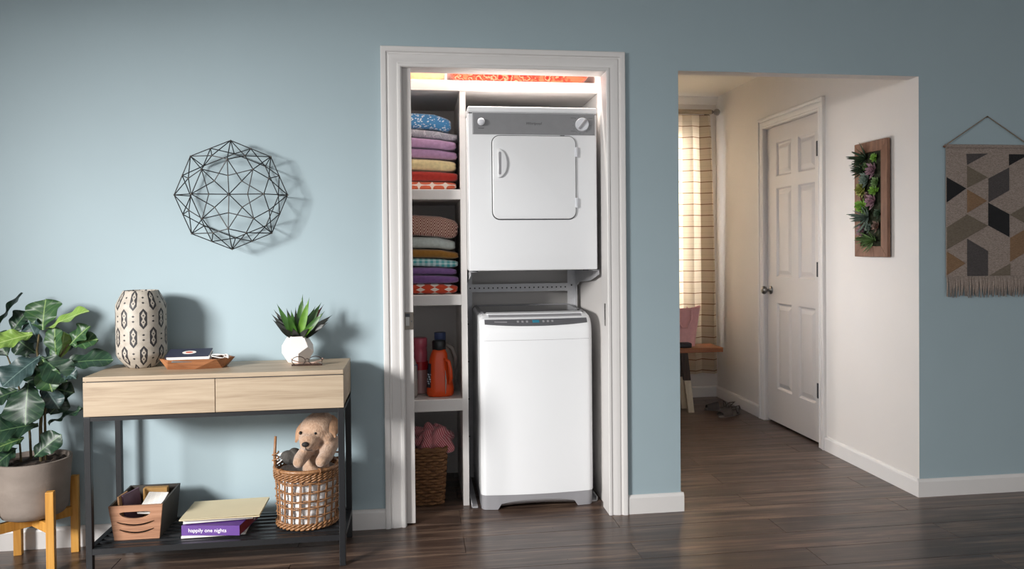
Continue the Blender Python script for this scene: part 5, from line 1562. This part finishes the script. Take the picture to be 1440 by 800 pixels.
for xx in (0.004, -1.31):
    B().tube([(xx, 0, 0), (xx, HB - CY, 0)], 0.006, 8).lathe([(0.02, 0), (0.02, 0.008)], 16, (xx, HB - CY - 0.009, 0), axis='Y').build('bracket', 'bronze', rd, weld=False)
bn = thing('bench', 'brown wooden bench with pale dipped legs in the hall', 'bench', (1.65, 2.14, 0))
B().box(-0.50, 0.555, -0.125, 0.125, 0.444, 0.478).build('seat', 'benchwood', bn, bevel=0.003)
MT['darkwood'] = wood('dark_walnut', '#3a2a22', '#261b16', '#4c382d', axis=2, scale=1.6, rough=0.5).m
for sx in (-1, 1):
    for sy in (-1, 1):
        f_ = Vector((sx * 0.335 if sx > 0 else -0.40, sy * 0.060 - 0.0, 0.0)); tpz = Vector((sx * 0.29 if sx > 0 else -0.36, sy * 0.105, 0.444))
        f_ = Vector((0.322 * sx, 0.075 * sy, 0)); tpz = Vector((0.262 * sx, 0.095 * sy, 0.444))
        lg_ = B(); mid = f_.lerp(tpz, 0.54); nrm = (tpz - f_)
        def quad(p, h_): return [p + Vector((-h_, -h_ * 0.8, 0)), p + Vector((h_, -h_ * 0.8, 0)), p + Vector((h_, h_ * 0.8, 0)), p + Vector((-h_, h_ * 0.8, 0))]
        FQ = [(0, 1, 2, 3), (4, 5, 6, 7), (0, 1, 5, 4), (1, 2, 6, 5), (2, 3, 7, 6), (3, 0, 4, 7)]
        lo = B().add(quad(mid, 0.024) + quad(tpz, 0.026), FQ).build('leg', 'darkwood', bn)
        B().add(quad(f_, 0.021) + quad(mid, 0.024), FQ).build('dipped_end', 'paleleg', lo)
MT['pinkleather'] = plain('dusty_pink_leather', '#d3a3a7', 0.5, 0.05, 30, 0.15, 200)
MT['blackleather'] = plain('black_leather', '#231f22', 0.45, 0.1, 40, 0.2, 250)
bg = thing('tote_bag', 'dusty pink leather tote bag standing on the hall bench', 'bag', (1.945, 2.175, 0.4795))
b = B()
def bagf(u, v):
    th = 2 * PI * u
    hw_ = 0.092 + 0.050 * v; dp = 0.062 - 0.020 * v
    c_, s_ = math.cos(th), math.sin(th)
    zt2 = 0.285 + 0.012 * (c_ * c_) - 0.010 * (1 - c_ * c_)
    return (math.copysign(abs(c_) ** 0.55, c_) * hw_, math.copysign(abs(s_) ** 0.55, s_) * dp * (1 - 0.25 * math.sin(PI * v)), zt2 * v)
b.grid(bagf, 48, 12, cu=True)
b.f.append(tuple(i * 13 for i in range(48))); b.mi.append(0)
b.build('body', 'pinkleather', bg, smooth=60)
for s in (-1, 1):
    B().tube([(-0.07, 0.044, 0.285), (-0.075, 0.058, 0.27), (-0.06, 0.066, 0.20), (-0.02, 0.068, 0.14), (0.02, 0.068, 0.14), (0.05, 0.066, 0.20), (0.058, 0.05, 0.285)] if s > 0 else
             [(-0.07, -0.044, 0.285), (-0.075, -0.058, 0.27), (-0.06, -0.066, 0.20), (-0.02, -0.068, 0.14), (0.02, -0.068, 0.14), (0.05, -0.066, 0.20), (0.058, -0.05, 0.285)], 0.007, 8, flat=0.4).build('strap', 'pinkleather', bg, smooth='all')
o = B().box(-0.10, 0.065, -0.04, 0.04, 0, 0.036).build('clutch_purse', 'blackleather', loc=(1.905, 2.060, 0.4795), bevel=0.010, seg=3, smooth=50)
tag(o, 'black leather clutch lying on the hall bench in front of the pink bag', 'purse')
MT['sandal'] = plain('grey_brown_suede', '#4d4440', 0.85, 0.1, 60, 0.4, 220)
MT['sole'] = plain('grey_sole', '#6a625d', 0.7, 0.08, 40)
def sandal(loc, rz, label):
    t = thing('sandal', label, 'sandal', (loc[0], loc[1], 0.0005), rz, 'sandals on the hall floor')
    out = []
    for k in range(40):
        a_ = 2 * PI * k / 40; c_, s_ = math.cos(a_), math.sin(a_)
        w_ = 0.044 if c_ > 0 else 0.034
        out.append((0.122 * c_, w_ * s_ * (1 - 0.12 * math.cos(2 * a_)) + 0.006 * c_))
    B().prism(out, 0, 0.016, 'XY').build('sole', 'sole', t, bevel=0.004, seg=2, smooth=50)
    b = B()
    def vamp(u, v):
        th = PI * u; x_ = 0.020 + 0.085 * v; hh_ = 0.052 - 0.022 * v
        ww = 0.047 - 0.014 * v ** 2
        return (x_, ww * math.cos(th) + 0.004, 0.010 + hh_ * math.sin(th) ** 0.8)
    b.grid(vamp, 16, 8); b.build('vamp', 'sandal', t, smooth='all')
    B().tube([(-0.045, 0.038, 0.014), (-0.075, 0.034, 0.045), (-0.108, 0.0, 0.056), (-0.075, -0.034, 0.045), (-0.045, -0.038, 0.014)], 0.007, 8, flat=0.35).build('heel_strap', 'sandal', t, smooth='all')
    B().tube([(-0.04, 0.042, 0.014), (-0.03, 0.030, 0.060), (-0.03, -0.030, 0.060), (-0.04, -0.042, 0.014)], 0.006, 8, flat=0.4).build('ankle_strap', 'sandal', t, smooth='all')
sandal((2.215, 2.105), 3.05, 'grey brown slip-on sandal by the hall baseboard, toe to the bench')
sandal((2.205, 1.905), 3.65, 'grey brown sandal set askew beside its mate on the hall floor')
